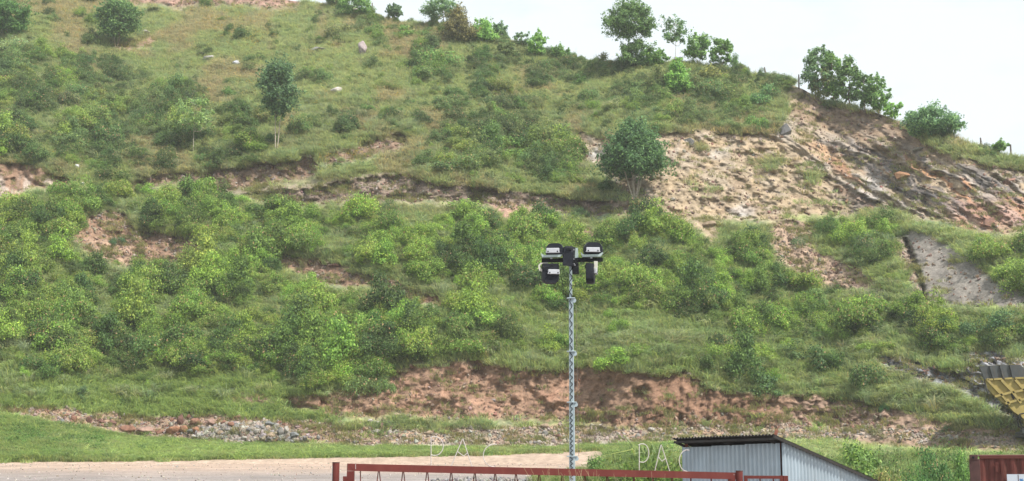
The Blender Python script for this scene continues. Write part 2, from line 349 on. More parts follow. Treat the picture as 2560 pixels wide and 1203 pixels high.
# foot strip in front of the rubble: nearly flat grass verge, with a swell at the left
foot_v = np.interp(UU, [-900, 0, 150, 350, 560, 850, 1300, 1640, 2200, 2640, 3500], [1000, 1020, 1060, 1090, 1102, 1112, 1116, 1106, 1096, 1120, 1130])
A_, T_ = ray(UU, VV)
Sl = base_s.copy()
k_ = sm(-10, 8, VV - foot_v)
swell = 1 - sm(60, 330, UU)
Sl = Sl * (1 - k_) + (T_ + .11 + .16 * swell) * k_
BARE = np.zeros_like(UU)
SOIL = np.zeros(UU.shape + (3,)); SOIL[:] = (.19, .2, .10)
def mix0(c, w):
    global SOIL
    SOIL = SOIL * (1 - w[..., None]) + np.array(c) * w[..., None]
_up = 1 - sm(330, 620, VV + (UU - 1000) * -.03)
mix0((.21, .255, .085), sm(.42, .6, fbm(UU / 55, VV / 38, 71)) * (1 - _up) * .8)
mix0((.15, .2, .12), sm(.5, .66, fbm(UU / 24, VV / 18, 79)) * .6)
mix0((.25, .18, .135), sm(.5, .64, fbm(UU / 90, VV / 60, 75)) * (.2 + .5 * _up))
mix0((.26, .24, .14), sm(.5, .66, fbm(UU / 40, VV / 26, 73)) * .5)
mix0((.2, .27, .09), np.clip(sm(1076, 1100, VV) + sm(880, 960, VV) * (1 - sm(600, 1000, UU)) + .8 * np.exp(-(((UU - 1650) / 300) ** 2 + ((VV - 870) / 60) ** 2)), 0, 1) * .8)
gn = fbm(UU / 60, VV / 40, 3)
SOIL *= (.72 + .56 * gn)[..., None]
RK = np.zeros_like(UU); RK2 = np.zeros_like(UU); BK = np.zeros_like(UU); SO = np.zeros_like(UU); CRK = np.zeros_like(UU)
MASK = {}; NI = np.zeros_like(UU); NICHED = {'cut': 1.5, 'face': 1.5, 'slip': .9, 'soil_left': 1.6, 'bank': .95, 'cliff': 1.2, 'shale': .8}
for nm, poly, colr, soft, bare, slope, rel in ZONES:
    sd = poly_sd(WU, WV, poly) if nm not in ('crack', 'yard') else poly_sd(UU * .8 + WU * .2, UU * 0 + VV * .8 + WV * .2, poly)
    w = sm(-soft, soft, sd)
    MASK[nm] = np.maximum(MASK.get(nm, 0 * w), w)
    SOIL = SOIL * (1 - w[..., None] * .97) + np.array(colr) * w[..., None] * .97
    if nm in ('bank', 'rubble', 'cliff', 'yard', 'gpile', 'crack'): BARE = np.maximum(BARE * (1 - w), w * bare)
    else: BARE = np.maximum(BARE, w * bare)
    if slope is not None:
        sv = T_ + .075 if slope == 'flat' else (T_ + .07 if slope == 'flat2' else slope + 0 * T_)
        ws = sm(-soft, soft, sd)
        Sl = Sl * (1 - ws) + sv * ws
    if rel == 'rock': RK = np.maximum(RK, w)
    if rel == 'rock2': RK2 = np.maximum(RK2, w)
    if rel == 'bank': BK = np.maximum(BK, w)
    if rel == 'soil': SO = np.maximum(SO, w)
    if rel == 'fine': SO = np.maximum(SO, w * .2)
    if nm in NICHED: NI = np.maximum(NI, sm(-2.5, 2.5, sd - 1) * NICHED[nm])
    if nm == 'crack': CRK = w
# grass creeping over the bare zones
creep = sm(.64, .73, fbm(UU / 38, VV / 26, 21))
BARE = BARE * (1 - .85 * creep * np.clip(MASK['cliff'] * .7 * (1 - sm(1900, 2100, UU)) * sm(-90, 40, VV - 330) + MASK['rubble'] * .25 + MASK['bank'] * .7 * sm(1010, 1050, VV) + MASK['scree'] * .8 + MASK['slip'] * .0, 0, 1))
def win(cu, cv, ru_, rv_): return np.exp(-(((UU - cu) / ru_) ** 2 + ((VV - cv) / rv_) ** 2))
greenspots = win(1925, 400, 50, 26) + win(2030, 430, 30, 40) * .8 + win(2060, 500, 120, 14) * .7 + win(1790, 465, 22, 14) + win(1700, 395, 26, 14) * .8 + win(1760, 370, 30, 14) * .6 + win(2200, 525, 90, 14) * .7 \
    + win(1090, 1058, 85, 24) * 1.2 + win(1240, 1054, 80, 9) * .8 + win(1500, 1062, 110, 8) * .7 + win(940, 1085, 60, 14) * .7 + win(880, 1060, 30, 14) + win(1250, 970, 14, 14) + win(1990, 1035, 30, 10) * .6 \
    + win(760, 1020, 90, 12) * .8 + win(1700, 1060, 50, 8) * .5
BARE = np.clip(BARE - .9 * np.clip(greenspots, 0, 1) * (MASK['gpile'] < .5), 0, 1)

# strata coordinates of the rock cut: beds dip to the right
ca, sa = math.cos(R(33)), math.sin(R(33))
al = UU * ca + VV * sa; ac = -UU * sa + VV * ca
lump0 = fbm(UU / 40, VV / 34, 12, 3)
ac = ac + 26 * (lump0 - .5) + 8 * (fbm(UU / 12, VV / 12, 14, 2) - .5)
bed = fbm(al / 190, ac / 14, 5, 4); bed2 = fbm(al / 60, ac / 6, 9, 3)
lump = fbm(UU / 34, VV / 28, 13, 4); fine = fbm(UU / 11, VV / 9, 17, 3)
def terr(n, k): q = n * k; f = np.floor(q); return (f + sm(.55, .95, q - f)) / k
right = sm(1930, 2120, UU + (VV - 330) * -.4)
# rock and soil colours; the bank hollow also gets painted shade
def mixc(c, w): 
    global SOIL
    SOIL = SOIL * (1 - w[..., None]) + np.array(c) * w[..., None]
rk = MASK['cliff']
mixc((.21, .15, .105), rk * sm(0, 60, (345 - VV) + (UU - 1985) * .22) * sm(1960, 2010, UU) * .9)
upper = sm(0, 60, (345 - VV) + (UU - 1985) * .22) * sm(1960, 2010, UU)
mixc((.29, .265, .25), rk * sm(.46, .60, bed) * (.2 + .5 * right) * (1 - .8 * upper))
mixc((.33, .165, .085), rk * sm(.55, .68, fbm(al / 120, ac / 22, 31)) * right * .8 * (1 - upper))
mixc((.1, .09, .088), rk * sm(.58, .66, fbm(al / 260, ac / 11, 35)) * right * .85 * (1 - .8 * upper))
mixc((.10, .095, .10), rk * np.exp(-((VV - (470 + (UU - 2250) * .28)) / 13) ** 2) * sm(2190, 2240, UU) * .8 * sm(.35, .55, fine))
mixc((.40, .385, .37), rk * np.clip(win(1760, 370, 60, 26) + win(1480, 380, 40, 50) + win(1560, 460, 60, 40) + win(1950, 320, 26, 26) + win(1850, 530, 50, 18), 0, 1) * sm(.38, .58, lump) * .85)
mixc((.34, .195, .15), rk * np.clip(win(2480, 540, 110, 40), 0, 1) * .75)
mixc((.40, .37, .35), rk * np.clip(win(2180, 460, 26, 30), 0, 1) * .8)
mixc((.36, .27, .175), rk * (1 - right) * sm(.45, .62, fbm(UU / 30, VV / 24, 41)) * .6)
mixc((.17, .115, .08), rk * (1 - right) * sm(.58, .68, fbm(UU / 50, VV / 16, 45)) * .4)
mixc((.36, .30, .26), MASK['soil_left'] * sm(.5, .62, fbm(UU / 16, VV / 40, 47)) * sm(428, 452, VV) * .8)
mixc((.16, .085, .055), MASK['bank'] * sm(1560, 1640, UU) * (1 - sm(1880, 1960, UU)) * .5)
mixc((.34, .20, .14), MASK['bank'] * sm(.5, .64, fbm(UU / 26, VV / 20, 49)) * (1 - sm(1400, 1560, UU)) * .65)
mixc((.06, .035, .025), MASK['bank'] * np.clip(win(1195, 925, 18, 16), 0, 1) * .7)  # shade of the hollow painted dark into the bank soil
mixc((.31, .28, .25), MASK['rubble'] * sm(.45, .62, fbm(UU / 40, VV / 14, 51)) * sm(1000, 1300, UU + 0 * VV) * .6)
mixc((.36, .355, .38), MASK['shale'] * np.clip(win(2465, 945, 60, 80), 0, 1) * sm(.38, .55, fine))
mixc((.1, .095, .1), MASK['shale'] * sm(.52, .64, bed2) * .7)
# speckle
SOIL *= (.78 + .44 * fine)[..., None]

# integrate the depth up every column
Sl = np.maximum(Sl, T_ + .03)
ker = np.ones(9) / 9
Sl = np.apply_along_axis(lambda a: np.convolve(np.pad(a, 4, 'edge'), ker, 'valid'), 0, Sl)
Sl = np.maximum(Sl, T_ + .03)
lnD = np.zeros_like(UU); lnD[:, 0] = math.log(105.0)
for j in range(1, NR):
    lnD[:, j] = lnD[:, j - 1] + (T_[:, j] - T_[:, j - 1]) / (Sl[:, j] - .5 * (T_[:, j] + T_[:, j - 1]))
gk = np.exp(-(np.arange(-60, 61) / 26.0) ** 2); gk /= gk.sum()
lnS = np.apply_along_axis(lambda a: np.convolve(np.pad(a, 60, 'edge'), gk, 'valid'), 0, lnD)
D = np.exp(.85 * lnS + .15 * lnD)
vegrel = (fbm(UU / 110, VV / 80, 23) - .5) * 3.4 + (fbm(UU / 26, VV / 20, 27) - .5) * 1.3
gul = fbm(UU / 70 + VV / 200, VV / 260, 29) - .5
rel = vegrel * (1 - np.clip(BARE, 0, 1) * .6)
rel = rel + RK * (-(terr(bed, 8) - .5) * (.6 + 2.2 * right) * (1 - .8 * upper) - (terr(lump, 6) - .5) * 1.1 * (1 - .5 * upper) - (fine - .5) * .8 - (fbm(UU / 5, VV / 4, 19, 2) - .5) * .35 - (bed2 - .5) * (.5 + .4 * right))
rel = rel + RK2 * (-(terr(bed, 7) - .5) * 4.0 - (fine - .5) * 1.6 - (lump - .5) * 2)
groove = np.abs(((UU + 8 * (lump - .5)) / 17.0) % 1 - .5) * sm(1620, 1700, UU) * (1 - sm(1880, 1960, UU))
rel = rel + BK * (-(lump - .5) * 1.3 * (1 - .6 * sm(1500, 1640, UU)) - (fbm((UU + .35 * VV) / 13, VV / 46, 141, 3) - .5) * 1.5 - (fine - .5) * .6 - (fbm(UU / 5, VV / 4, 19, 2) - .5) * .35 + groove * .9 - 1.4 * win(1195, 930, 24, 22) * -1)
rel = rel + SO * (-(terr(lump, 6) - .5) * 1.4 - (fine - .5) * 1.1)
rel = rel + CRK * 1.6 + NI * np.clip(.1 + 1.7 * (fbm(UU / 34, VV / 30, 151, 3) - .2), .15, 1.2)
rel = rel - MASK['gpile'] * 1.0
rel = rel * sm(0, 14, V0 - VV) * (1 - MASK['yard'])
D = D + rel * (D / 160.0)
HX = A_ * D; HY = D; HZ = CAMZ + T_ * D
# rows behind the crest (rounded summit falling away) and a skirt at the foot
rowsX, rowsY, rowsZ = [HX], [HY], [HZ]
for k, (dy, dz) in enumerate([(2, .1), (5, .1), (10, -.4), (20, -2), (40, -8), (80, -25), (140, -70)]):
    s_ = (HY[:, -1] + dy) / HY[:, -1]
    rowsX.append((HX[:, -1] * s_)[:, None]); rowsY.append((HY[:, -1] + dy)[:, None]); rowsZ.append((HZ[:, -1] + dz)[:, None])
X = np.concatenate([(HX[:, :1] * 104 / 105.0)] + rowsX, 1); Y = np.concatenate([HY[:, :1] - 1.0] + rowsY, 1); Z = np.concatenate([HZ[:, :1] - 1.5] + rowsZ, 1)
CS = np.concatenate([SOIL[:, :1]] + [SOIL] + [SOIL[:, -1:]] * 7, 1)
nc, nr = X.shape
idx = np.arange(nc * nr).reshape(nc, nr)
faces = np.stack([idx[:-1, :-1], idx[1:, :-1], idx[1:, 1:], idx[:-1, 1:]], -1).reshape(-1, 4)
hill = obj('hillside', mesh_np('hillside', np.stack([X, Y, Z], -1).reshape(-1, 3), faces, M_EARTH, True,
           {'soil': ('FLOAT_COLOR', np.concatenate([np.clip(CS, 0, 1), np.ones(CS.shape[:2] + (1,))], -1).reshape(-1, 4))}))
tag(hill, kind='structure')

def hill_at(u, v):
    """hill surface point seen at survey pixel (u, v)"""
    i = int(np.clip(np.searchsorted(us, u) - 1, 0, len(us) - 2)); fu = (u - us[i]) / (us[i + 1] - us[i])
    vrr = vr[i] * (1 - fu) + vr[i + 1] * fu
    t = np.clip((v - V0) / (vrr - V0), 0, 1) * (NR - 1); j = int(min(t, NR - 2)); fv = t - j
    def bl(G): return (G[i, j] * (1 - fv) + G[i, j + 1] * fv) * (1 - fu) + (G[i + 1, j] * (1 - fv) + G[i + 1, j + 1] * fv) * fu
    return Vector((float(bl(HX)), float(bl(HY)), float(bl(HZ))))

# the yard and the plain around, one sheet
gx = np.concatenate([[-1200, -600, -250, -120], np.arange(-70, 70.1, 1.0), [120, 250, 600, 1200]])
gy = np.concatenate([[-390, -200, -80, -30, -10, 0], np.arange(5, 125, 1.0), [160, 300, 600, 990]])
GX, GY = np.meshgrid(gx, gy, indexing='ij'); GZ = ground(GX, GY)
near = sm(8, 14, GY) * (1 - sm(95, 104, GY))
GZ = GZ + (fbm(GX / 4, GY / 6, 61) - .5) * .12 * near
GC = np.zeros(GX.shape + (3,)); GC[:] = (.35, .265, .212)
gw = np.clip(1 - sm(70, 92, GY + 10 * (fbm(GX / 6, GY / 9, 63) - .5)), 0, 1)
GC = GC * (1 - gw[..., None]) + np.array((.225, .2, .19)) * gw[..., None]
gg = sm(6.5, 8.5, GX + .02 * GY) * sm(35, 60, GY)
GC = GC * (1 - gg[..., None]) + np.array((.1, .1, .055)) * gg[..., None]
far = sm(108, 125, GY) + (np.abs(GX) > 90)
far = np.clip(far, 0, 1)
GC = GC * (1 - far[..., None]) + np.array((.11, .13, .06)) * far[..., None]
rut = sm(.5, .62, fbm(GX / 14, GY / 2.2, 67)) * near
GC = GC * (1 - .35 * rut[..., None]) + np.array((.2, .165, .15)) * .35 * rut[..., None]
GC *= (.8 + .4 * fbm(GX / 2, GY / 5, 65))[..., None]
a, b = GX.shape; idx = np.arange(a * b).reshape(a, b)
faces = np.stack([idx[:-1, :-1], idx[1:, :-1], idx[1:, 1:], idx[:-1, 1:]], -1).reshape(-1, 4)
yard = obj('ground', mesh_np('ground', np.stack([GX, GY, GZ], -1).reshape(-1, 3), faces, M_YARD, True,
           {'soil': ('FLOAT_COLOR', np.concatenate([GC, np.ones(GC.shape[:2] + (1,))], -1).reshape(-1, 4))}))
tag(yard, kind='structure')

# ------------------------------------------------------------------ plant and stone stock
def unit(a): return a / (np.linalg.norm(a, axis=-1, keepdims=True) + 1e-9)
def leaf_quads(C, N, size, asp=.45, rg=rng):
    n = len(C); N = unit(N)
    t1 = unit(np.cross(N, rg.normal(size=(n, 3)))); t2 = np.cross(N, t1)
    s = (np.asarray(size) * np.ones(n))[:, None]
    V = np.stack([C + t1 * s * .5, C + t2 * s * asp * .5 - N * s * .06, C - t1 * s * .5, C - t2 * s * asp * .5 - N * s * .06], 1).reshape(-1, 3)
    return V, np.arange(4 * n).reshape(n, 4)
def clump_leaves(centres, radii, per, size, asp=.5, squash=.8, rg=rng, flowers=0.0, inner=.25):
    """leaves on the outer shells of leaf clumps"""
    Cs, Ns = [], []
    for c, r in zip(centres, radii):
        d = unit(rg.normal(size=(per, 3))); 
        keep = rg.random(per) < np.clip(.62 + .5 * d[:, 2], .2, 1)
        d = d[keep]
        q = r * (1 - inner * rg.random(len(d)) ** 1.5)[:, None] * (1 + .22 * rg.normal(size=(len(d), 1)))
        Cs.append(np.asarray(c) + d * q * np.array([1, 1, squash])); Ns.append(d * .8 + rg.normal(size=d.shape) * .55 + np.array([0, 0, .35]))
    C = np.concatenate(Cs); N = np.concatenate(Ns)
    sz = size * (.7 + .6 * rg.random(len(C)))
    V, Fq = leaf_quads(C, N, sz, asp, rg)
    lv = rg.random(len(C))
    if flowers > 0:
        fl = (rg.random(len(C)) < flowers) & (N[:, 2] > .2); lv = np.where(fl, 2.0, lv)
    return V, Fq, np.repeat(lv, 4)
def shrub_mesh(name, seed, lobes=9, per=85, size=.15, flowers=.05, tall=.75, spread=.66, asp=.55, stems=True):
    rg = np.random.default_rng(seed)
    ang = rg.random(lobes) * 2 * np.pi; rad = spread * np.sqrt(rg.random(lobes))
    h = tall * (.25 + .75 * (1 - (rad / spread) ** 2) * rg.random(lobes) ** .4)
    C = np.stack([rad * np.cos(ang), rad * np.sin(ang), h], 1); r = .16 + .17 * rg.random(lobes)
    V, Fq, lv = clump_leaves(C, r, per, size, asp, .75, rg, flowers)
    # a few long shoots poking out of the outline
    ns = 6
    th = rg.random(ns) * 2 * np.pi; Cc = []; Nn = []
    for t in th:
        b0 = np.array([.4 * np.cos(t), .4 * np.sin(t), tall * .7]); dr = np.array([np.cos(t) * .45, np.sin(t) * .45, .55 + .5 * rg.random()])
        for k in range(7): Cc.append(b0 + dr * (k / 7) * .5 + rg.normal(size=3) * .035); Nn.append(rg.normal(size=3) + [0, 0, .6])
    V2, F2 = leaf_quads(np.array(Cc), np.array(Nn), size * .85, asp, rg)
    F2 = F2 + len(V); lv = np.concatenate([lv, np.repeat(rg.random(len(Cc)), 4)])
    return mesh_np(name, np.concatenate([V, V2]), np.concatenate([Fq, F2]), M_SHRUB, False, {'lv': ('FLOAT', lv)})
def tuft_mesh(name, seed, n=26, h=.7, w=.05, spread=.42, lean=.35, flowers=0.0, droop=.25):
    rg = np.random.default_rng(seed)
    a = rg.random(n) * 2 * np.pi; r = spread * np.sqrt(rg.random(n))
    B = np.stack([r * np.cos(a), r * np.sin(a), np.zeros(n) - .05], 1)
    a2 = a + rg.normal(size=n) * .8; ln = lean * (.4 + rg.random(n)); hh = h * (.55 + .6 * rg.random(n))
    d = np.stack([np.cos(a2), np.sin(a2), np.zeros(n)], 1); sd = np.stack([-np.sin(a2 + .7), np.cos(a2 + .7), np.zeros(n)], 1)
    Md = B + d * (ln * hh * .35)[:, None] + np.array([0, 0, 1]) * (hh * .6)[:, None]
    Tp = B + d * (ln * hh)[:, None] + np.array([0, 0, 1]) * (hh * (1 - droop * ln))[:, None]
    V = np.stack([B - sd * w, B + sd * w, Md + sd * w * .8, Md - sd * w * .8, Tp + sd * w * .15, Tp - sd * w * .15], 1).reshape(-1, 3)
    k = np.arange(n)[:, None] * 6
    Fq = np.concatenate([k + np.array([[0, 1, 2, 3]]), k + np.array([[3, 2, 4, 5]])])
    lv = np.repeat(rg.random(n), 6)
    if flowers > 0:
        m = int(n * flowers); C = Tp[rg.integers(0, n, m)] + rg.normal(size=(m, 3)) * .04
        V2, F2 = leaf_quads(C, rg.normal(size=(m, 3)) + [0, -.5, .8], .09, .9, rg)
        Fq = np.concatenate([Fq, F2 + len(V)]); V = np.concatenate([V, V2]); lv = np.concatenate([lv, np.full(4 * m, 2.0)])
    return mesh_np(name, V, Fq, M_GRASS, False, {'lv': ('FLOAT', lv)})
def rock_mesh(name, seed, n=18, flat=1.0):
    rg = np.random.default_rng(seed)
    p = unit(rg.normal(size=(n, 3))) * (.75 + .35 * rg.random((n, 1))); p[:, 2] *= flat
    bm = bmesh.new()
    for q in p: bm.verts.new(q)
    r = bmesh.ops.convex_hull(bm, input=bm.verts[:])
    bmesh.ops.delete(bm, geom=[v for v in bm.verts if not v.link_faces], context='VERTS')
    bmesh.ops.bevel(bm, geom=bm.edges[:], offset=.07, segments=1, affect='EDGES') if n > 20 else None
    me = bpy.data.meshes.new(name); bm.to_mesh(me); bm.free(); me.materials.append(M_STONE); return me

SHRUBS = [shrub_mesh('shrub', 100 + i, 13 + i % 4, 340, .056 + .009 * (i % 3), .075 if i % 2 else .03, .62 + .12 * (i % 3)) for i in range(7)]
LEAFY = [shrub_mesh('leafy_bush', 140 + i, 14, 220, .08, .0, 1.15, .5, .6) for i in range(3)]
TUFTS = [tuft_mesh('grass_tuft', 200 + i, 34, .62 + .1 * (i % 3), .03, .6, .95) for i in range(5)]
FLOWT = [tuft_mesh('flower_tuft', 230 + i, 28, .85, .03, .5, .4, .8) for i in range(2)]
TUSS = [tuft_mesh('grass_tussock', 240 + i, 70, 1.25, .03, .28, 1.0, 0, .45) for i in range(3)]
WEEDS = [shrub_mesh('weed', 260 + i, 6, 45, .2, .0, .6, .55, .4) for i in range(3)]
ROCKS = [rock_mesh('rock', 300 + i, 13 + i % 3 * 3) for i in range(8)]
BOULD = [rock_mesh('boulder', 340 + i, 26) for i in range(8)]

# ------------------------------------------------------------------ scattering of uncountable stuff
def scatter(name, pts, rots, scales, tints, which, meshes, label):
    n = len(pts)
    src = bpy.data.collections.new(name + '_stock')
    for i, me in enumerate(meshes):
        src.objects.link(bpy.data.objects.new('%s_%02d' % (name, i), me))
    me = bpy.data.meshes.new(name); me.vertices.add(n); me.vertices.foreach_set('co', np.asarray(pts, np.float32).ravel())
    def at(an, ty, key, dat):
        A = me.attributes.new(an, ty, 'POINT'); A.data.foreach_set(key, np.ascontiguousarray(dat).ravel())
    at('rot', 'FLOAT_VECTOR', 'vector', np.asarray(rots, np.float32)); at('scl', 'FLOAT_VECTOR', 'vector', np.asarray(scales, np.float32))
    at('tint', 'FLOAT_COLOR', 'color', np.concatenate([np.asarray(tints, np.float32), np.ones((n, 1), np.float32)], 1)); at('which', 'INT', 'value', np.asarray(which, np.int32))
    me.update()
    o = obj(name, me); tag(o, label, None, None, 'stuff')
    g = bpy.data.node_groups.new(name + '_scatter', 'GeometryNodeTree')
    g.interface.new_socket('Geometry', in_out='INPUT', socket_type='NodeSocketGeometry'); g.interface.new_socket('Geometry', in_out='OUTPUT', socket_type='NodeSocketGeometry')
    N = g.nodes; gi = N.new('NodeGroupInput'); go = N.new('NodeGroupOutput')
    ci = N.new('GeometryNodeCollectionInfo'); ci.inputs['Collection'].default_value = src; ci.inputs['Separate Children'].default_value = True; ci.inputs['Reset Children'].default_value = True
    ip = N.new('GeometryNodeInstanceOnPoints'); ip.inputs['Pick Instance'].default_value = True
    def na(nm, ty):
        q = N.new('GeometryNodeInputNamedAttribute'); q.data_type = ty; q.inputs['Name'].default_value = nm; return q.outputs['Attribute']
    e2r = N.new('FunctionNodeEulerToRotation')
    g.links.new(gi.outputs[0], ip.inputs['Points']); g.links.new(ci.outputs[0], ip.inputs['Instance'])
    g.links.new(na('which', 'INT'), ip.inputs['Instance Index']); g.links.new(na('rot', 'FLOAT_VECTOR'), e2r.inputs[0]); g.links.new(e2r.outputs[0], ip.inputs['Rotation'])
    g.links.new(na('scl', 'FLOAT_VECTOR'), ip.inputs['Scale']); g.links.new(ip.outputs[0], go.inputs[0])
    md = o.modifiers.new('scatter', 'NODES'); md.node_group = g
    return o

# area-weighted sampling of the hill surface
P00 = np.stack([HX, HY, HZ], -1)
e1 = P00[1:, :-1] - P00[:-1, :-1]; e2 = P00[:-1, 1:] - P00[:-1, :-1]
AREA = np.linalg.norm(np.cross(e1, e2), axis=-1)
cu = .25 * (UU[1:, 1:] + UU[:-1, 1:] + UU[1:, :-1] + UU[:-1, :-1]); cv = .25 * (VV[1:, 1:] + VV[:-1, 1:] + VV[1:, :-1] + VV[:-1, :-1])
INF = ((cu > -140) & (cu < 2700) & (cv > -60)).astype(float)
def cell(G): return .25 * (G[1:, 1:] + G[:-1, 1:] + G[1:, :-1] + G[:-1, :-1])
bare_c = cell(BARE)
def sample(n, dens, rg=rng):
    w = (AREA * dens * INF).ravel(); w = w / w.sum()
    k = rg.choice(len(w), n, p=w); i, j = np.unravel_index(k, AREA.shape)
    a = rg.random(n)[:, None]; b = rg.random(n)[:, None]
    p = (P00[i, j] * (1 - a) + P00[i + 1, j] * a) * (1 - b) + (P00[i, j + 1] * (1 - a) + P00[i + 1, j + 1] * a) * b
    uu = (UU[i, j] * (1 - a[:, 0]) + UU[i + 1, j] * a[:, 0]); vv = VV[i, j] * (1 - b[:, 0]) + VV[i, j + 1] * b[:, 0]
    return p, uu, vv, bare_c[i, j]
def pick_tint(cols, w, jit=.12, rg=rng):
    """cols (k,3), w (n,k) weights -> blended tint"""
    w = w / w.sum(1, keepdims=True); c = w @ np.array(cols)
    return c * (1 + jit * rg.normal(size=(len(c), 1))) * (1 + .05 * rg.normal(size=c.shape))

# --- grass over the hill
def grass_tint(u, v):
    up = 1 - sm(330, 620, v + (u - 1000) * -.03)
    n1 = fbm(u / 55, v / 38, 71); n2 = fbm(u / 90, v / 60, 75); n3 = fbm(u / 24, v / 18, 79)
    foot = sm(880, 960, v) * (1 - sm(600, 1000, u)) + .8 * np.exp(-(((u - 1650) / 300) ** 2 + ((v - 870) / 60) ** 2))
    w = np.stack([.55 + .9 * sm(.45, .6, n1) * (1 - up),            # lime
                  .9 * up + .25,                                     # olive
                  1.9 * up * sm(.5, .64, n2) + .25 * sm(.6, .7, n3), # reddish
                  .6 + 1.4 * sm(.52, .66, n3),                       # blue green
                  .25 + .6 * sm(.5, .66, n1) * sm(.45, .6, n2)], 1)  # straw
    c = pick_tint([(.215, .29, .085), (.235, .27, .115), (.32, .22, .17), (.185, .25, .15), (.34, .32, .19)], w)
    g = np.array((.20, .275, .09)) * (1 + .12 * rng.normal(size=(len(u), 1)))
    g2 = (sm(1076, 1100, v) * (1 - sm(1500, 1700, u)) + foot * .8)
    g2 = np.clip(g2, 0, 1)[:, None]
    return np.clip(c * (1 - g2) + g * g2, .01, 1)
dens = np.clip(1 - bare_c * 1.06, 0, 1) ** 1.5 * (1 - .85 * np.exp(-(((cu - 1587) / 60) ** 2 + ((cv - 500) / 22) ** 2)))
p, u, v, bc = sample(95000, dens)
def bare_at(u, v):
    i = np.clip(np.searchsorted(us, u) - 1, 0, len(us) - 1); j = np.clip(((v - V0) / (vr[i] - V0) * (NR - 1)).astype(int), 0, NR - 1)
    return BARE[i, j]
kp = rng.random(len(p)) > .95 * sm(.3, .65, np.maximum(np.maximum(bare_at(u, v - 7), .9 * bare_at(u, v - 13)), .75 * bare_at(u, v - 20)))
p, u, v, bc = p[kp], u[kp], v[kp], bc[kp]
h = .36 + .36 * rng.random(len(p)); h *= .8 + .5 * fbm(u / 50, v / 40, 83)
h = np.where(v > 1085, h * .7, h); h *= np.where((u > 1250) & (v > 780) & (v < 930), 1.25, 1)
sc = np.stack([np.full(len(p), 1.0), np.full(len(p), 1.0), h * 1.25], 1) * (.85 + .3 * rng.random((len(p), 1)))
rot = np.stack([rng.normal(size=len(p)) * .12, rng.normal(size=len(p)) * .12, rng.random(len(p)) * 6.28], 1)
wh = rng.integers(0, 5, len(p))
scatter('hill_grass', p, rot, sc, grass_tint(u, v), wh, TUFTS, 'tall mixed grass covering the hillside between the shrubs')
# --- sparse yellowish grass rooting in the bare cuts
p, u, v, bc = sample(3800, (bare_c > .3) * (bare_c < .985) * (1 - cell(MASK['yard'])) * (1 - .75 * cell(MASK['cliff'])) * (1 - .6 * cell(MASK['bank']) * (cv < 1020)) * (cv < 1140) * (.15 + sm(.5, .65, fbm(cu / 40, cv / 25, 87))))
sc = np.stack([np.full(len(p), .7)] * 2 + [.5 + .3 * rng.random(len(p))], 1)
rot = np.stack([0 * u, 0 * u, rng.random(len(p)) * 6.28], 1)
scatter('sparse_grass', p, rot, sc, pick_tint([(.17, .175, .075), (.15, .2, .07), (.22, .19, .11)], rng.random((len(p), 3)) + .2), rng.integers(0, 5, len(p)), TUFTS, 'thin dry grass rooted on the bare earth cuts')
# --- verge lawn, extra dense
vm = sm(0, 6, cv - np.interp(cu, [0, 150, 350, 560, 850, 1300, 1640], [1036, 1062, 1092, 1104, 1114, 1120, 1108])) * (1 - cell(MASK['yard'])) * (cu < 1700)
p, u, v, bc = sample(9000, vm)
big = (1 - sm(120, 420, u)) 
sc = np.stack([np.full(len(p), .75)] * 2 + [.25 + .5 * rng.random(len(p)) * fbm(u / 30, v / 10, 95) + .2 * rng.random(len(p)) + .6 * big * fbm(u / 40, v / 20, 91)], 1)
c = pick_tint([(.19, .26, .095), (.23, .27, .12), (.15, .225, .08)], np.stack([.6 + 0 * u, 2 * sm(.45, .62, fbm(u / 50, v / 9, 93)), 1.5 * sm(.5, .65, fbm(u / 30, v / 8, 94))], 1), .1)
scatter('verge_grass', p, np.stack([0 * u, 0 * u, rng.random(len(p)) * 6.28], 1), sc, c, rng.integers(0, 5, len(p)), TUFTS, 'bright green grass verge between the gravel yard and the rubble')
# --- wild flowers in the upper meadow
fl = np.exp(-(((cu - 560) / 70) ** 2 + ((cv - 70) / 36) ** 2)) + np.exp(-(((cu - 640) / 40) ** 2 + ((cv - 95) / 26) ** 2)) + .6 * np.exp(-(((cu - 190) / 60) ** 2 + ((cv - 40) / 30) ** 2)) + .8 * np.exp(-(((cu - 620) / 25) ** 2 + ((cv - 230) / 30) ** 2)) + .05 * (cv < 420) * (cu < 1400) + .5 * np.exp(-(((cu - 850) / 60) ** 2 + ((cv - 395) / 16) ** 2))
p, u, v, bc = sample(420, fl)
scatter('wild_flowers', p, np.stack([0 * u, 0 * u, rng.random(len(p)) * 6.28], 1), np.full((len(p), 3), 1.0), pick_tint([(.14, .17, .07), (.17, .15, .08)], rng.random((len(p), 2)) + .1), rng.integers(0, 2, len(p)), FLOWT, 'small yellow wild flowers scattered through the upper meadow')
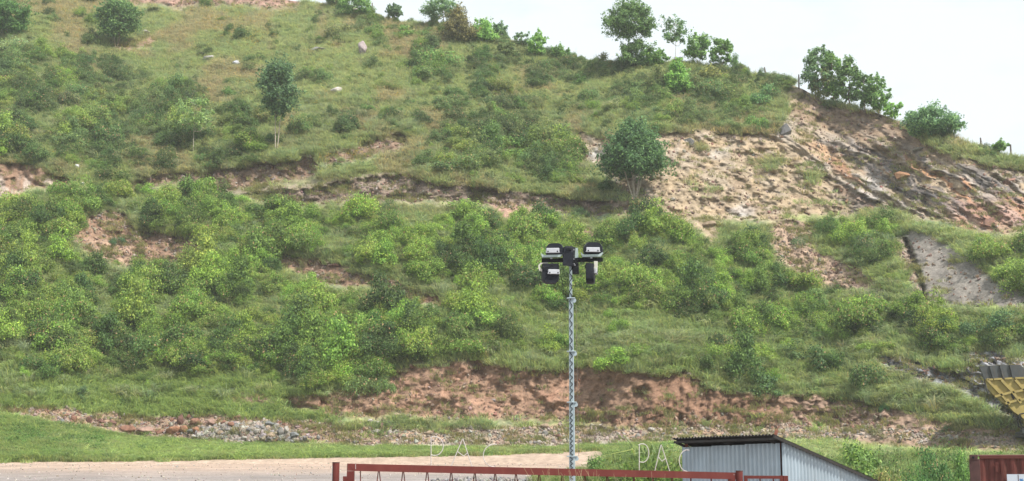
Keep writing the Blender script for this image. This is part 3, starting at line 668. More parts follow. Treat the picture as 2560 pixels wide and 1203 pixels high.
# --- pale tussocks
tz = 1.0 * (bare_c < .4) * (.12 + sm(.56, .68, fbm(cu / 70, cv / 50, 95))) * (cv > 250) * (cv < 1000)
tz = tz + 3 * np.exp(-(((cu - 380) / 60) ** 2 + ((cv - 560) / 24) ** 2)) + 3 * np.exp(-(((cu - 850) / 50) ** 2 + ((cv - 640) / 14) ** 2)) + 2 * np.exp(-(((cu - 1600) / 260) ** 2 + ((cv - 870) / 35) ** 2)) + 2.5 * np.exp(-(((cu - 2300) / 120) ** 2 + ((cv - 990) / 30) ** 2)) + 2 * np.exp(-(((cu - 1180) / 60) ** 2 + ((cv - 890) / 16) ** 2))
p, u, v, bc = sample(2600, tz)
kp = np.max([bare_at(u, v - b) for b in (4, 12, 22)], 0) < .4; p, u, v = p[kp], u[kp], v[kp]
s = (.7 + .55 * rng.random(len(p)))
scatter('tussock_grass', p, np.stack([rng.normal(size=len(p)) * .15, rng.normal(size=len(p)) * .15, rng.random(len(p)) * 6.28], 1), np.stack([s, s, s], 1),
        pick_tint([(.2, .25, .14), (.25, .26, .16), (.17, .25, .10)], rng.random((len(p), 3)) ** 2 + .05), rng.integers(0, 3, len(p)), TUSS, 'arching pale green tussock grass on the slope')
# --- low weeds everywhere
p, u, v, bc = sample(7000, np.clip(1 - bare_c * 1.1, 0, 1) * (.25 + sm(.45, .62, fbm(cu / 30, cv / 22, 97))) * (cv < 1095) + .5 * vm * np.exp(-((cu - 60) / 160) ** 2))
kp = np.max([bare_at(u, v - b) for b in (4, 14)], 0) < .45; p, u, v = p[kp], u[kp], v[kp]
s = .35 + .45 * rng.random(len(p))
upw = (1 - sm(350, 600, v))[:, None]
tw = pick_tint([(.10, .165, .045), (.085, .14, .07), (.14, .18, .05)], rng.random((len(p), 3)) ** 2 + .05)
tw = tw * (1 - .6 * upw) + .6 * upw * pick_tint([(.12, .14, .075), (.16, .12, .085), (.095, .14, .08)], rng.random((len(p), 3)) ** 2 + .05)
scatter('low_weeds', p, np.stack([0 * u, 0 * u, rng.random(len(p)) * 6.28], 1), np.stack([s, s, s * (.7 + .6 * rng.random(len(p)))], 1), tw, rng.integers(0, 3, len(p)), WEEDS, 'knee-high leafy weeds among the grass')

# ------------------------------------------------------------------ shrubs: the largest are things, the rest one mass
def inpoly(poly, soft=25): return sm(-soft, soft, poly_sd(cu, cv, poly))
SD = .05 + 0 * cu
SD = np.maximum(SD, .9 * inpoly([(-100,140),(250,165),(450,200),(620,270),(640,400),(480,425),(300,430),(-100,410)]))
SD = np.maximum(SD, 1.0 * inpoly([(-100,520),(60,500),(100,470),(300,462),(500,495),(800,500),(960,545),(1150,590),(1400,600),(1420,880),(1180,900),(950,960),(880,980),(600,930),(300,920),(-100,960)]))
SD = np.maximum(SD, 1.0 * inpoly([(1400,590),(1560,585),(1700,590),(1860,570),(1930,650),(2010,700),(2150,740),(2300,770),(2700,800),(2700,880),(2430,865),(2200,880),(2130,840),(1900,860),(1700,800),(1500,760)]))
SD = np.maximum(SD, .9 * inpoly([(1070,370),(1200,320),(1340,320),(1440,370),(1450,470),(1310,475),(1160,440),(1080,410)], 14))
SD = np.maximum(SD, 1.3 * inpoly([(1560,180),(1840,180),(1950,215),(1970,285),(1930,325),(1700,310),(1520,260)]))
SD = np.maximum(SD, .35 * inpoly([(780,60),(1000,60),(1300,130),(1450,170),(1500,300),(1100,300),(800,120)]))
SD = np.maximum(SD, .9 * inpoly([(2040,560),(2150,540),(2260,570),(2270,680),(2220,690),(2120,650)], 14) * .8)
SD = np.maximum(SD, 1.0 * inpoly([(2400,580),(2700,590),(2700,800),(2590,755),(2480,672)], 14))
SD = np.maximum(SD, .9 * inpoly([(2240,330),(2330,370),(2480,415),(2700,440),(2700,405),(2480,378),(2300,322)], 8))
SD = np.maximum(SD, .35 * inpoly([(1000,500),(1200,520),(1600,540),(1900,570),(1700,600),(1100,590)]))
SD = np.maximum(SD, .25 * inpoly([(600,180),(1500,200),(1500,330),(900,360),(650,330)]))
SD = np.maximum(SD, 3.0 * (cv < np.interp(cu, ru, rv) + 30) * (cu > 820) * (cu < 1980) * (.3 + .7 * (fbm(cu / 25, cv * 0, 121) > .48)))
SD = SD * np.clip(1 - bare_c * 1.3, 0, 1) * (cv < 985) * (.12 + sm(.38, .58, fbm(cu / 60, cv / 40, 101)))
# open grass lane down the middle of the slope and the road benches stay clear
SD *= 1 - .85 * sm(-14, 14, 30 - np.abs(cv - (700 + (cu - 1050) * .32))) * (cu > 950) * (cu < 1500)
SD *= 1 - .9 * cell(MASK['track'])
SD *= 1 - np.exp(-(((cu - 1587) / 70) ** 2 + ((cv - 515) / 34) ** 2))
p, u, v, bc = sample(8500, SD, np.random.default_rng(77))
rr = np.random.default_rng(78)
def bare_at(u, v):
    i = np.clip(np.searchsorted(us, u) - 1, 0, len(us) - 1); j = np.clip(((v - V0) / (vr[i] - V0) * (NR - 1)).astype(int), 0, NR - 1)
    return BARE[i, j]
hide = np.max([bare_at(u + a, v - b) for a, b in ((0, 10), (0, 22), (0, 34), (0, 46), (-20, 12), (20, 12), (-16, 26), (16, 26))], 0)
kp = rr.random(len(p)) > np.clip(hide * 1.5 - .25, 0, .96)
for (a_, b_, w_) in [(842, 229, 40), (590, 162, 30), (522, 150, 36), (905, 124, 34), (792, 128, 40), (191, 423, 26), (205, 466, 26), (184, 607, 30), (1772, 559, 36), (20, 550, 24), (700, 375, 26), (482, 385, 20)]:
    kp &= ~((np.abs(u - a_) < w_) & (v - b_ > -4) & (v - b_ < 48))
p, u, v = p[kp], u[kp], v[kp]
n = len(p)
s = 1.25 + 1.4 * rr.random(n) ** 1.6
s *= np.where((u > 2210) & (v < 440), .55, 1.0) * np.where(v < 330, .8, 1.0) * (.62 + .5 * sm(.42, .62, fbm(u / 46, v / 34, 161))) * np.where(v < np.interp(u, ru, rv) + 40, .75, 1.0)
up = 1 - sm(330, 560, v); rt = sm(1700, 2300, u)
nA = fbm(u / 80, v / 55, 103); nB = fbm(u / 40, v / 30, 107)
w = np.stack([1.2 * (1 - up) + .3, .55 + 2.2 * sm(.48, .6, nB), .3 + .8 * up + .6 * rt, .35 + .9 * sm(.5, .62, nA), .25 + .5 * up], 1) * (.3 + rr.random((n, 5)))
w = w ** 3
tint = pick_tint([(.155, .245, .052), (.048, .092, .03), (.09, .155, .062), (.175, .255, .055), (.135, .155, .07)], w, .12, rr)
tint = np.clip(tint, .012, .5)
which = rr.integers(0, len(SHRUBS), n)
leafy = rr.random(n) < .08
rz = rr.random(n) * 6.28
hz = .85 + .75 * rr.random(n)
app = s / p[:, 1]
order = np.argsort(-app * ((u > 6) & (u < 2554) & (v > 20)))
LMK = [(1430,640,'the floodlights'),(1428,790,'the upper mast'),(1430,930,'the lower mast'),(1590,390,'the fan-stemmed tree'),(690,230,'the slender dark tree'),(290,60,'the round dark tree'),
 (480,320,'the pale sapling'),(842,229,'the big white boulder'),(250,570,'the red landslip'),(440,615,'the landslip foot'),(860,670,'the lower landslip'),(1195,925,'the bank hollow'),
 (970,950,'the left bank end'),(1700,950,'the grooved bank'),(1915,960,'the overhanging dark bush'),(2060,910,'the big dark shrub'),(2175,930,'the rusty-flowered shrub'),(1846,850,'the bright leafy bush'),
 (1886,585,'the very dark bush'),(2060,650,'the pink mound'),(2400,680,'the grey scree'),(2470,930,'the shale outcrop'),(60,450,'the red cutting'),(660,430,'the track cutting'),(1000,450,'the old track'),
 (430,1075,'the orange boulder'),(1075,820,'the pale flowering bush'),(1085,140,'the layered bush'),(1586,100,'the tallest tree'),(2100,180,'the rock cut trees'),(1145,60,'the reddish pointed tree'),(1760,430,'the rock cut'),(560,250,'the dark meadow bush')]
def where(u, v, lm):
    k = min(range(len(lm)), key=lambda i: math.hypot(u - lm[i][0], v - lm[i][1])); dx, dy = u - lm[k][0], v - lm[k][1]; d = math.hypot(dx, dy)
    h = '' if abs(dx) < .4 * d else ('left' if dx < 0 else 'right'); vv = '' if abs(dy) < .4 * d else ('above' if dy < 0 else 'below')
    rel = (vv + ' ' + h + ' of') if h and vv else (vv if vv else h + ' of')
    return ('just ' if d < 90 else ('a little ' if d < 190 else 'far ')) + rel + ' ' + lm[k][2]
ORD = ['first', 'second', 'third', 'fourth', 'fifth', 'sixth', 'seventh', 'eighth', 'ninth', 'tenth', 'eleventh', 'twelfth']
def number_alike(items):
    # items: (object, label, u); those whose look and place agree are told apart by their order from the left
    from collections import defaultdict
    g = defaultdict(list)
    for o, l, u in items: g[l].append((u, o))
    for l, lst in g.items():
        lst.sort(key=lambda q: q[0])
        for i, (u, o) in enumerate(lst):
            o['label'] = l if len(lst) == 1 else l + ', ' + (ORD[i] if i < 12 else 'last') + ' from left'
def zone_label(u, v):
    if v < 330 and u < 700: return 'low green scrub bush among the meadow of the upper slope', 'bushes on the upper slope'
    if v < 330 and u < 1500: return 'small green bush in the reddish grass below the ridge line', 'bushes below the ridge'
    if v < 340: return 'feathery green bush on the crest above the rock cut', 'bushes above the rock cut'
    if v < 480 and u < 1000: return 'spreading green bush just above the old track cutting', 'bushes above the track cutting'
    if v < 480: return 'bushy shrub in the thicket beside the slender tree and rock cut', 'shrubs beside the rock cut'
    if v < 640 and u < 1000: return 'rounded shrub on the terrace between track and red landslip', 'shrubs on the middle terrace'
    if v < 640 and u < 1900: return 'low shrub on the slope at the foot of the rock cut', 'shrubs under the rock cut'
    if u > 2000: return 'dark leafy shrub on the right-hand slope around the grey scree', 'shrubs around the grey scree'
    if u < 700: return 'bright green flowering shrub in the dense thicket below the red landslip', 'shrubs in the thicket below the landslip'
    if u < 1420: return 'bright green shrub in the thicket above the red earth bank', 'shrubs above the earth bank'
    return 'bright yellow-green shrub in the thicket behind the lighting mast', 'shrubs behind the mast'
NIND = 285; SHL = []
for k in order[:NIND]:
    me = LEAFY[k % 3] if leafy[k] else SHRUBS[which[k]]
    o = bpy.data.objects.new('shrub', me); o.location = p[k] - np.array([0, 0, .12]); o.rotation_euler = (0, 0, rz[k]); o.scale = (s[k], s[k], s[k] * hz[k])
    o['tint'] = [float(q) for q in tint[k]]
    lb, gr = zone_label(u[k], v[k]); tk = tint[k]; wpx = s[k] / p[k, 1] * F
    lk = ('big ' if wpx > 52 else ('small ' if wpx < 36 else '')) + ('dark green' if tk[1] < .135 else ('olive' if tk[0] > .82 * tk[1] else ('bright green' if tk[1] > .19 else 'mid green')))
    tag(o, lb, 'shrub', gr); link(o); SHL.append((o, lk + ' shrub ' + where(u[k], v[k], LMK), u[k]))
number_alike(SHL)
rest = order[NIND:]
wh = np.where(leafy[rest], len(SHRUBS) + rest % 3, which[rest])
scatter('scrub', p[rest] - np.array([0, 0, .12]), np.stack([0 * u[rest], 0 * u[rest], rz[rest]], 1), np.stack([s[rest], s[rest], s[rest] * hz[rest]], 1), tint[rest], wh, SHRUBS + LEAFY, 'dense green scrub of small bushes covering the hillside')

# named single bushes: (u, v of foot, width px, height px, tint, label)
BUSHES = [
 (850, 95, 100, 66, (.10, .12, .05), 'brownish green round bush below the ridge top near the upright rock'),
 (1085, 182, 150, 82, (.10, .185, .06), 'large light green spreading bush with layered branches on the upper slope'),
 (1010, 180, 62, 44, (.115, .165, .05), 'small yellow-green bush at the side of the layered spreading bush'),
 (1451, 222, 54, 52, (.06, .115, .035), 'small dark green conical bush alone in pale grass below the ridge fence'),
 (1912, 272, 110, 74, (.075, .15, .06), 'large feathery blue-green bush at the top edge of the rock cut'),
 (1895, 332, 80, 62, (.09, .17, .05), 'fresh green bush overhanging the lip of the rock cut'),
 (1778, 236, 118, 82, (.11, .13, .045), 'wide olive bush with reddish shoots under the ridge trees'),
 (965, 532, 95, 46, (.07, .11, .045), 'dark olive bush standing on the terrace below the track'),
 (1450, 545, 60, 36, (.085, .14, .065), 'small grey-green bush on the bank left of the slender tree foot'),
 (1886, 610, 84, 52, (.042, .075, .035), 'very dark round bush at the top of the pink earth mound'),
 (2005, 615, 60, 38, (.075, .125, .06), 'blue-green bush growing on the pink earth mound'),
 (2170, 640, 80, 70, (.07, .11, .05), 'rounded olive bush between the pink mound and grey scree'),
 (1540, 660, 90, 46, (.075, .12, .04), 'dark shrub in the scrub right of the lamp head'),
 (1990, 910, 110, 66, (.06, .10, .04), 'dark shrub with pale blossom clusters above the earth bank at the right'),
 (2060, 950, 130, 92, (.05, .09, .035), 'big dark shrub standing behind the blossoming one above the bank'),
 (2175, 985, 100, 100, (.055, .095, .035), 'tall dark shrub with rusty flowers beside the shale outcrop'),
 (1915, 1005, 100, 84, (.06, .11, .045), 'dark bush hanging over the right end of the red earth bank'),
 (1845, 885, 84, 66, (.085, .15, .04), 'bright leafy bush in tall grass above the earth bank'),
 (290, 618, 56, 34, (.05, .10, .05), 'dark round grass clump on the red landslip'),
 (550, 640, 40, 24, (.13, .17, .10), 'small pale grey-green bush at the lower end of the landslip'),
 (265, 495, 110, 44, (.055, .10, .032), 'dark green bush with a shaded hollow above the landslip'),
 (185, 575, 60, 60, (.075, .13, .035), 'upright leafy bush at the left shoulder of the landslip'),
 (560, 255, 80, 52, (.07, .135, .04), 'dark rounded bush in the meadow left of the slender dark tree'),
 (1275, 400, 130, 68, (.085, .155, .045), 'broad bush with layered crown on the slope left of the rock cut'),
 (960, 990, 60, 60, (.085, .14, .05), 'leafy bush drooping over the left end of the red bank'),
 (900, 1010, 110, 96, (.08, .13, .045), 'mid green bush mass at the grassy foot left of the red bank'),
 (200, 1010, 40, 50, (.06, .105, .05), 'small dark upright plant on the grassy foot above the boulders'),
 (1075, 830, 60, 50, (.17, .2, .08), 'pale yellow-green flowering bush in the thicket above the red bank'),
 (2430, 870, 120, 80, (.05, .095, .04), 'dark green bush on the slope above the yellow hopper'),
 (2520, 860, 110, 90, (.05, .10, .045), 'dark broad-leaved bush above the hopper at the edge of the scree'),
 (2320, 845, 80, 50, (.07, .11, .045), 'olive bush on the slope below the grey scree'),
 (2370, 1080, 30, 22, (.06, .11, .05), 'tiny dark plant beside the pale rubble strip'),
 (935,92,90,46,(.085,.14,.045),'green bush below the ridge right of the brownish bush'),(1010,100,90,50,(.085,.155,.045),'fresh green bush under the ridge left of the reddish pointed tree'),(1060,96,70,40,(.08,.14,.045),'green bush at the left foot of the reddish pointed tree'),
 (1195,140,60,34,(.1,.15,.05),'yellow-green bush at the foot of the light green pointed tree'),(1245,165,60,36,(.09,.13,.06),'grey-green bush under the squat ridge tree'),(1690,305,70,80,(.12,.18,.05),'tall yellow-green bush below the rounded conical tree'),
 (1825,290,80,46,(.085,.14,.05),'green bush in the scrub above the rock cut edge'),(1600,240,110,44,(.08,.13,.055),'low wide bush under the tallest ridge tree'),(2090,268,70,40,(.075,.12,.05),'low dark bush at the foot of the rock cut trees'),
 (30,140,120,64,(.12,.18,.085),'pale green bush under the very dark tree at the left edge'),(410,385,150,60,(.06,.105,.035),'dark shaded bush in the scrub above the track cutting'),(240,300,120,60,(.07,.12,.04),'dark bush in the upper left scrub'),
 (130,225,120,44,(.06,.11,.04),'dark green fern-like bush at the upper left'),(1110,440,110,60,(.07,.115,.045),'dark bush at the right end of the old track'),(640,560,110,60,(.06,.105,.035),'big dark bush on the terrace under the track'),
 (395,572,70,40,(.16,.2,.12),'pale tussock bush beside the red landslip'),(575,592,110,66,(.075,.125,.04),'big rounded bush right of the red landslip'),(1160,560,160,70,(.115,.18,.055),'wide light green bush on the terrace left of the mast'),
 (2215, 1030, 34, 32, (.05, .12, .05), 'small fresh green plant on the bare bank right of the dark shrubs'),
]
for i, (bu, bv, bw, bh, tc_, lb) in enumerate(BUSHES):
    q = hill_at(bu, bv); m = q.y / F
    me = (SHRUBS + LEAFY)[(i * 3) % 10]; 
    o = bpy.data.objects.new('bush', me); o.location = q + Vector((0, bw * m * .3, -.1)); o.rotation_euler = (0, 0, i * 1.7); 
    zz = max(w_.co.z for w_ in me.vertices); xx = max(abs(w_.co.x) for w_ in me.vertices)
    o.scale = (bw * m * .55 / xx, bw * m * .55 / xx, bh * m * 1.1 / zz); o['tint'] = [1.35 * q_ for q_ in tc_]; tag(o, lb, 'bush'); link(o)

# ------------------------------------------------------------------ trees
def tree(name, label, u0, vb, vt, ul, ur, vcb, shape, tint, stems=1, nclump=26, per=70, leaf=.3, pale=False, group=None, seed=None, r_c=.29, dens=1.0):
    rg = np.random.default_rng(seed if seed else int(u0 * 7 + vb))
    q = hill_at(u0, vb); m = q.y / F
    H = (vb - vt) * m; zc = (vb - vcb) * m; Rw = (ur - ul) / 2 * m; cx = ((ul + ur) / 2 - u0) * m
    root = empty(name, q); tag(root, label, 'tree', group)
    C = []
    nclump = int(nclump * 1.9)
    for _ in range(nclump * 8):
        if len(C) >= nclump: break
        t = rg.random(); a = rg.random() * 2 * math.pi
        if shape == 'round': prof = math.sqrt(max(0, 1 - (2 * t - 1) ** 2)) 
        elif shape == 'cone': prof = .18 + .95 * (1 - t) ** .8 * min(1, t * 6 + .35)
        elif shape == 'bell': prof = min(1, .8 + 1.2 * t) * max(0, 1 - max(0, (t - .3) / .75)) ** .6
        elif shape == 'umbrella': prof = .55 + .45 * math.sin(math.pi * min(1, t * .9 + .1))
        elif shape == 'egg': prof = min(1, .5 + 2.2 * t) * math.sqrt(max(0, 1 - max(0, (t - .35) / .65) ** 2))
        else: prof = .8 * math.sqrt(max(0, 1 - abs(2 * t - 1) ** 3))
        nzv = float(vnoise(t * 3.2 + u0, a * 1.1 + vb, 131)); rr_ = Rw * prof * (.62 + .62 * nzv) * (.3 + .7 * math.sqrt(rg.random()))
        c = np.array([cx + rr_ * math.cos(a), rr_ * math.sin(a) * .9, zc + (H - zc) * (.06 + .86 * t)])
        if all(np.linalg.norm(c - k) > Rw * .17 for k in C): C.append(c)
    C = np.array(C)
    rad = np.minimum(Rw * r_c, (H - zc) * .22) * (.5 + .95 * rg.random(len(C)) ** 1.3)
    C[:, 2] = np.maximum(C[:, 2], zc + rad * .85)
    V, Fq, lv = clump_leaves(C, rad, int(per * dens), leaf, .5, .8, rg, 0, .6)
    ns = max(14, nclump); pk = rg.integers(0, len(C), ns); dirs = unit(C[pk] - C.mean(0) + rg.normal(size=(ns, 3)) * .25 * Rw + np.array([0, 0, .25 * Rw]))
    SC = C[pk] + dirs * (rad[pk] * (.9 + .7 * rg.random(ns)))[:, None]; SC[:, 2] = np.maximum(SC[:, 2], zc)
    V2, F2, l2 = clump_leaves(SC, rad[pk] * (.25 + .3 * rg.random(ns)), 26, leaf * .95, .5, 1.25, rg, 0, .7)
    Fq = np.concatenate([Fq, F2 + len(V)]); V = np.concatenate([V, V2]); lv = np.concatenate([lv, l2])
    me = mesh_np('crown', V, Fq, M_TREE, False, {'lv': ('FLOAT', lv)})
    cr = obj('crown', me, root); cr['tint'] = [(1.75 if vb < 400 else 1.45) * q_ for q_ in tint]
    mb = MB()
    tops = []
    for k in range(stems):
        ang = (k + .5) / stems * math.pi + rg.normal() * .2
        sp = 0 if stems == 1 else Rw * (.55 if stems > 3 else .28)
        tx = cx * .8 + sp * -math.cos(ang); ty = sp * .5 * math.sin(ang)
        top = Vector((tx, ty, zc + (H - zc) * (.75 if stems == 1 else .45)))
        b = Vector((0.12 * -math.cos(ang) if stems > 1 else 0, 0, -.3))
        r0 = max(.035 if pale and stems < 4 else .05, H * ((.017 if stems == 1 else .0085) if not pale or stems > 3 else .0065))
        pts = [b.lerp(top, f) + Vector((rg.normal() * (.007 if stems > 1 else .018) * H * f * (1 - f) * 4, rg.normal() * .012 * H * f * (1 - f) * 4, 0)) for f in np.linspace(0, 1, 7)]
        mb.tube(pts, [r0 * (1 - .75 * f) for f in np.linspace(0, 1, 7)], 6); tops.append(pts)
    for c in C[:min(len(C), 18)]:
        pts = tops[rg.integers(0, stems)]; f = min(len(pts) - 2, max(2, int(len(pts) * .62)))
        zt = c[2] - .25 * np.linalg.norm(c[:2]) - .2
        s0 = min(pts, key=lambda w_: abs(w_.z - zt))
        mid = s0.lerp(Vector(c), .5) + Vector((0, 0, -.06 * H * rg.random()))
        mb.tube([s0, mid, Vector(c)], [H * .006, H * .004, H * .002], 5)
    mb.build('trunk', M_PALEBARK if pale else M_BARK, root, True)
    return root
DG = (.06, .105, .04); MG = (.075, .135, .045); BG = (.095, .175, .05); GG = (.07, .12, .06)
TREES = [
 # ridge, left to right
 ('tree', 'dark tree cut by the top edge of the photo on the far left ridge part', 838, 22, -40, 812, 868, 5, 'round', DG, 1, 12),
 ('tree', 'bright bushy tree at the ridge top beside the slim fence post', 888, 50, -12, 845, 932, 36, 'round', MG, 2, 26),
 ('tree', 'small dark upright tree alone against the sky on the ridge', 987, 56, 8, 963, 1008, 42, 'column', (.05, .085, .045), 3, 18),
 ('tree', 'open blue-green tree behind the reddish pointed tree', 1108, 72, -8, 1064, 1152, 44, 'egg', GG, 1, 24),
 ('tree', 'dark pointed tree with reddish top on the ridge', 1145, 112, 12, 1098, 1192, 106, 'cone', (.085, .085, .04), 1, 34),
 ('tree', 'light green pointed tree close beside the reddish pointed tree', 1208, 112, 40, 1172, 1243, 106, 'cone', BG, 1, 26),
 ('tree', 'small grey-green tree peeking out behind the light green pointed tree', 1247, 102, 53, 1229, 1268, 90, 'round', GG, 1, 12),
 ('tree', 'dark squat tree on the ridge left of the yellow-green oval tree', 1268, 152, 104, 1240, 1296, 146, 'round', (.06, .085, .035), 1, 18),
 ('tree', 'thin grey-green sapling between the squat and oval ridge trees', 1303, 128, 78, 1288, 1322, 112, 'round', GG, 1, 10),
 ('tree', 'yellow-green oval tree on the ridge', 1345, 150, 79, 1318, 1372, 140, 'egg', BG, 1, 22),
 ('tree', 'small dark green bushy tree right of the oval ridge tree', 1399, 158, 113, 1376, 1422, 150, 'round', MG, 1, 16),
 ('tree', 'tallest tree on the ridge with a big crown above a bare neck', 1586, 172, -8, 1524, 1638, 92, 'egg', DG, 1, 52),
 ('tree', 'dark lower tree under the tallest ridge tree', 1588, 176, 92, 1549, 1632, 166, 'egg', DG, 1, 30),
 ('tree', 'low bushy tree at the right foot of the tallest ridge tree', 1640, 172, 125, 1606, 1676, 164, 'round', MG, 1, 18),
 ('tree', 'slender tree with a thin bare white trunk and small open crown', 1690, 162, 38, 1656, 1720, 104, 'umbrella', GG, 1, 20),
 ('tree', 'round leafy tree right of the slender bare-trunked tree', 1745, 172, 80, 1712, 1782, 148, 'round', MG, 1, 26),
 ('tree', 'narrow oval tree at the right end of the middle ridge group', 1806, 178, 91, 1778, 1834, 160, 'egg', MG, 1, 24),
 ('tree', 'rounded bright green conical tree in front of the middle ridge group', 1692, 240, 146, 1658, 1732, 232, 'cone', BG, 1, 30),
 ('tree', 'leftmost tall tree of the group above the rock cut', 2048, 250, 106, 2012, 2086, 226, 'egg', GG, 1, 30),
 ('tree', 'bright-topped tall tree behind the others of the rock cut group', 2086, 262, 116, 2056, 2112, 240, 'egg', MG, 1, 26),
 ('tree', 'pointed tree in the middle of the group above the rock cut', 2124, 268, 130, 2092, 2156, 252, 'egg', DG, 1, 28),
 ('tree', 'low brownish bushy tree in front of the rock cut group', 2060, 262, 160, 2028, 2092, 244, 'egg', (.09, .11, .05), 1, 20),
 ('tree', 'shorter tree right of the pointed one above the rock cut', 2162, 276, 172, 2132, 2194, 268, 'round', DG, 1, 22),
 ('tree', 'last tree of the group with yellow-green crown above the rock cut', 2196, 286, 182, 2168, 2226, 278, 'round', MG, 1, 22),
 ('tree', 'small light green sapling right of the rock cut group', 2229, 302, 248, 2206, 2254, 294, 'round', BG, 1, 14),
 ('tree', 'wide spreading blue-green tree on the falling ridge at the right', 2318, 350, 270, 2254, 2392, 340, 'umbrella', (.065, .12, .06), 2, 44),
 ('tree', 'small round tree on the ridge at the far right edge', 2500, 392, 350, 2478, 2520, 378, 'round', MG, 1, 12),
 # on the slope
 ('tree', 'round dark tree on thin stems near the top left corner of the hill', 290, 122, -8, 236, 346, 92, 'round', (.055, .10, .04), 3, 46),
 ('tree', 'very dark tree cut by the left edge of the photo', 18, 95, -4, -30, 78, 86, 'round', (.042, .09, .028), 1, 40),
 ('tree', 'slender dark tree with bare pale stems alone on the meadow slope', 690, 378, 138, 640, 750, 290, 'column', (.05, .09, .045), 2, 50),
 ('tree', 'thin pale green sapling with a white stem in the scrub', 482, 388, 236, 442, 528, 318, 'umbrella', (.1, .155, .06), 1, 20),
 ('tree', 'broad dark green tree on a fan of bare stems in front of the rock cut', 1587, 496, 286, 1510, 1664, 440, 'bell', (.05, .10, .042), 7, 90),
]
for i, t in enumerate(TREES):
    big = (t[6] - t[5]) > 90
    pale = 'bare' in t[1] or 'white' in t[1]
    open_ = 'sapling' in t[1] or 'slender tree with a thin' in t[1]
    tree(*t, per=190 if big else 130, leaf=.36 if t[2] < 320 else .3, pale=pale, dens=.6 if open_ else (.85 if t[2] < 320 else 1.1))

# ------------------------------------------------------------------ fence posts on the ridge
for (fu, fb, ft, lean, lb) in [(930, 46, 4, 0, 'thin fence post on the ridge right of the bushy tree'), (1437, 158, 132, 0, 'short fence post on the ridge right of the small dark tree'),
      (1505, 168, 130, 0, 'tall straight fence post on the bare ridge left of the tallest tree'), (1857, 186, 160, .02, 'fence post just right of the middle ridge trees'),
      (1916, 200, 166, -.12, 'leaning fence post on the ridge halfway to the rock cut'), (1997, 222, 184, .03, 'fence post at the notch in the ridge above the rock cut'),
      (2453, 375, 343, 0, 'fence post on the falling ridge near the right edge'), (2527, 392, 358, .04, 'fence post farthest right on the ridge')]:
    q = hill_at(fu, fb); h = (fb - ft) * q.y / F
    mb = MB(); mb.tube([(0, 0, -.3), (lean * h * .5 + .02, 0, h * .5), (lean * h, 0, h)], [.11, .1, .085], 7)
    o = mb.build('fence_post', M_WOOD, None, True); o.location = q; tag(o, lb, 'fence post', 'fence posts along the ridge')

# ------------------------------------------------------------------ stones
TR = (.20, .105, .072); TO = (.24, .125, .075); TD = (.13, .07, .055); TG = (.165, .158, .15); TW = (.31, .285, .255); TT = (.27, .205, .145); TB = (.15, .155, .155); TP = (.26, .17, .135)
def boulder(u0, vc, w_, h_, tint, label, seed, group=None, meshes=BOULD, name='boulder', dz=0.0):
    q = hill_at(u0, vc + h_ * .45); m = q.y / F
    o = bpy.data.objects.new(name, meshes[seed % len(meshes)])
    o.location = q + Vector((0, .2 * w_ * m, h_ * m * .42 + dz)); o.scale = (w_ * m * .56, w_ * m * .5, h_ * m * .56); o.rotation_euler = (0, 0, seed * 1.3)
    # keep the wide axis across: rotate mesh only by half turns plus a little
    o.rotation_euler = ((seed % 5 - 2) * .08, (seed % 3 - 1) * .12, (seed % 2) * math.pi + (seed % 7 - 3) * .15)
    o['tint'] = list(tint); tag(o, label, 'boulder', group); link(o); return o
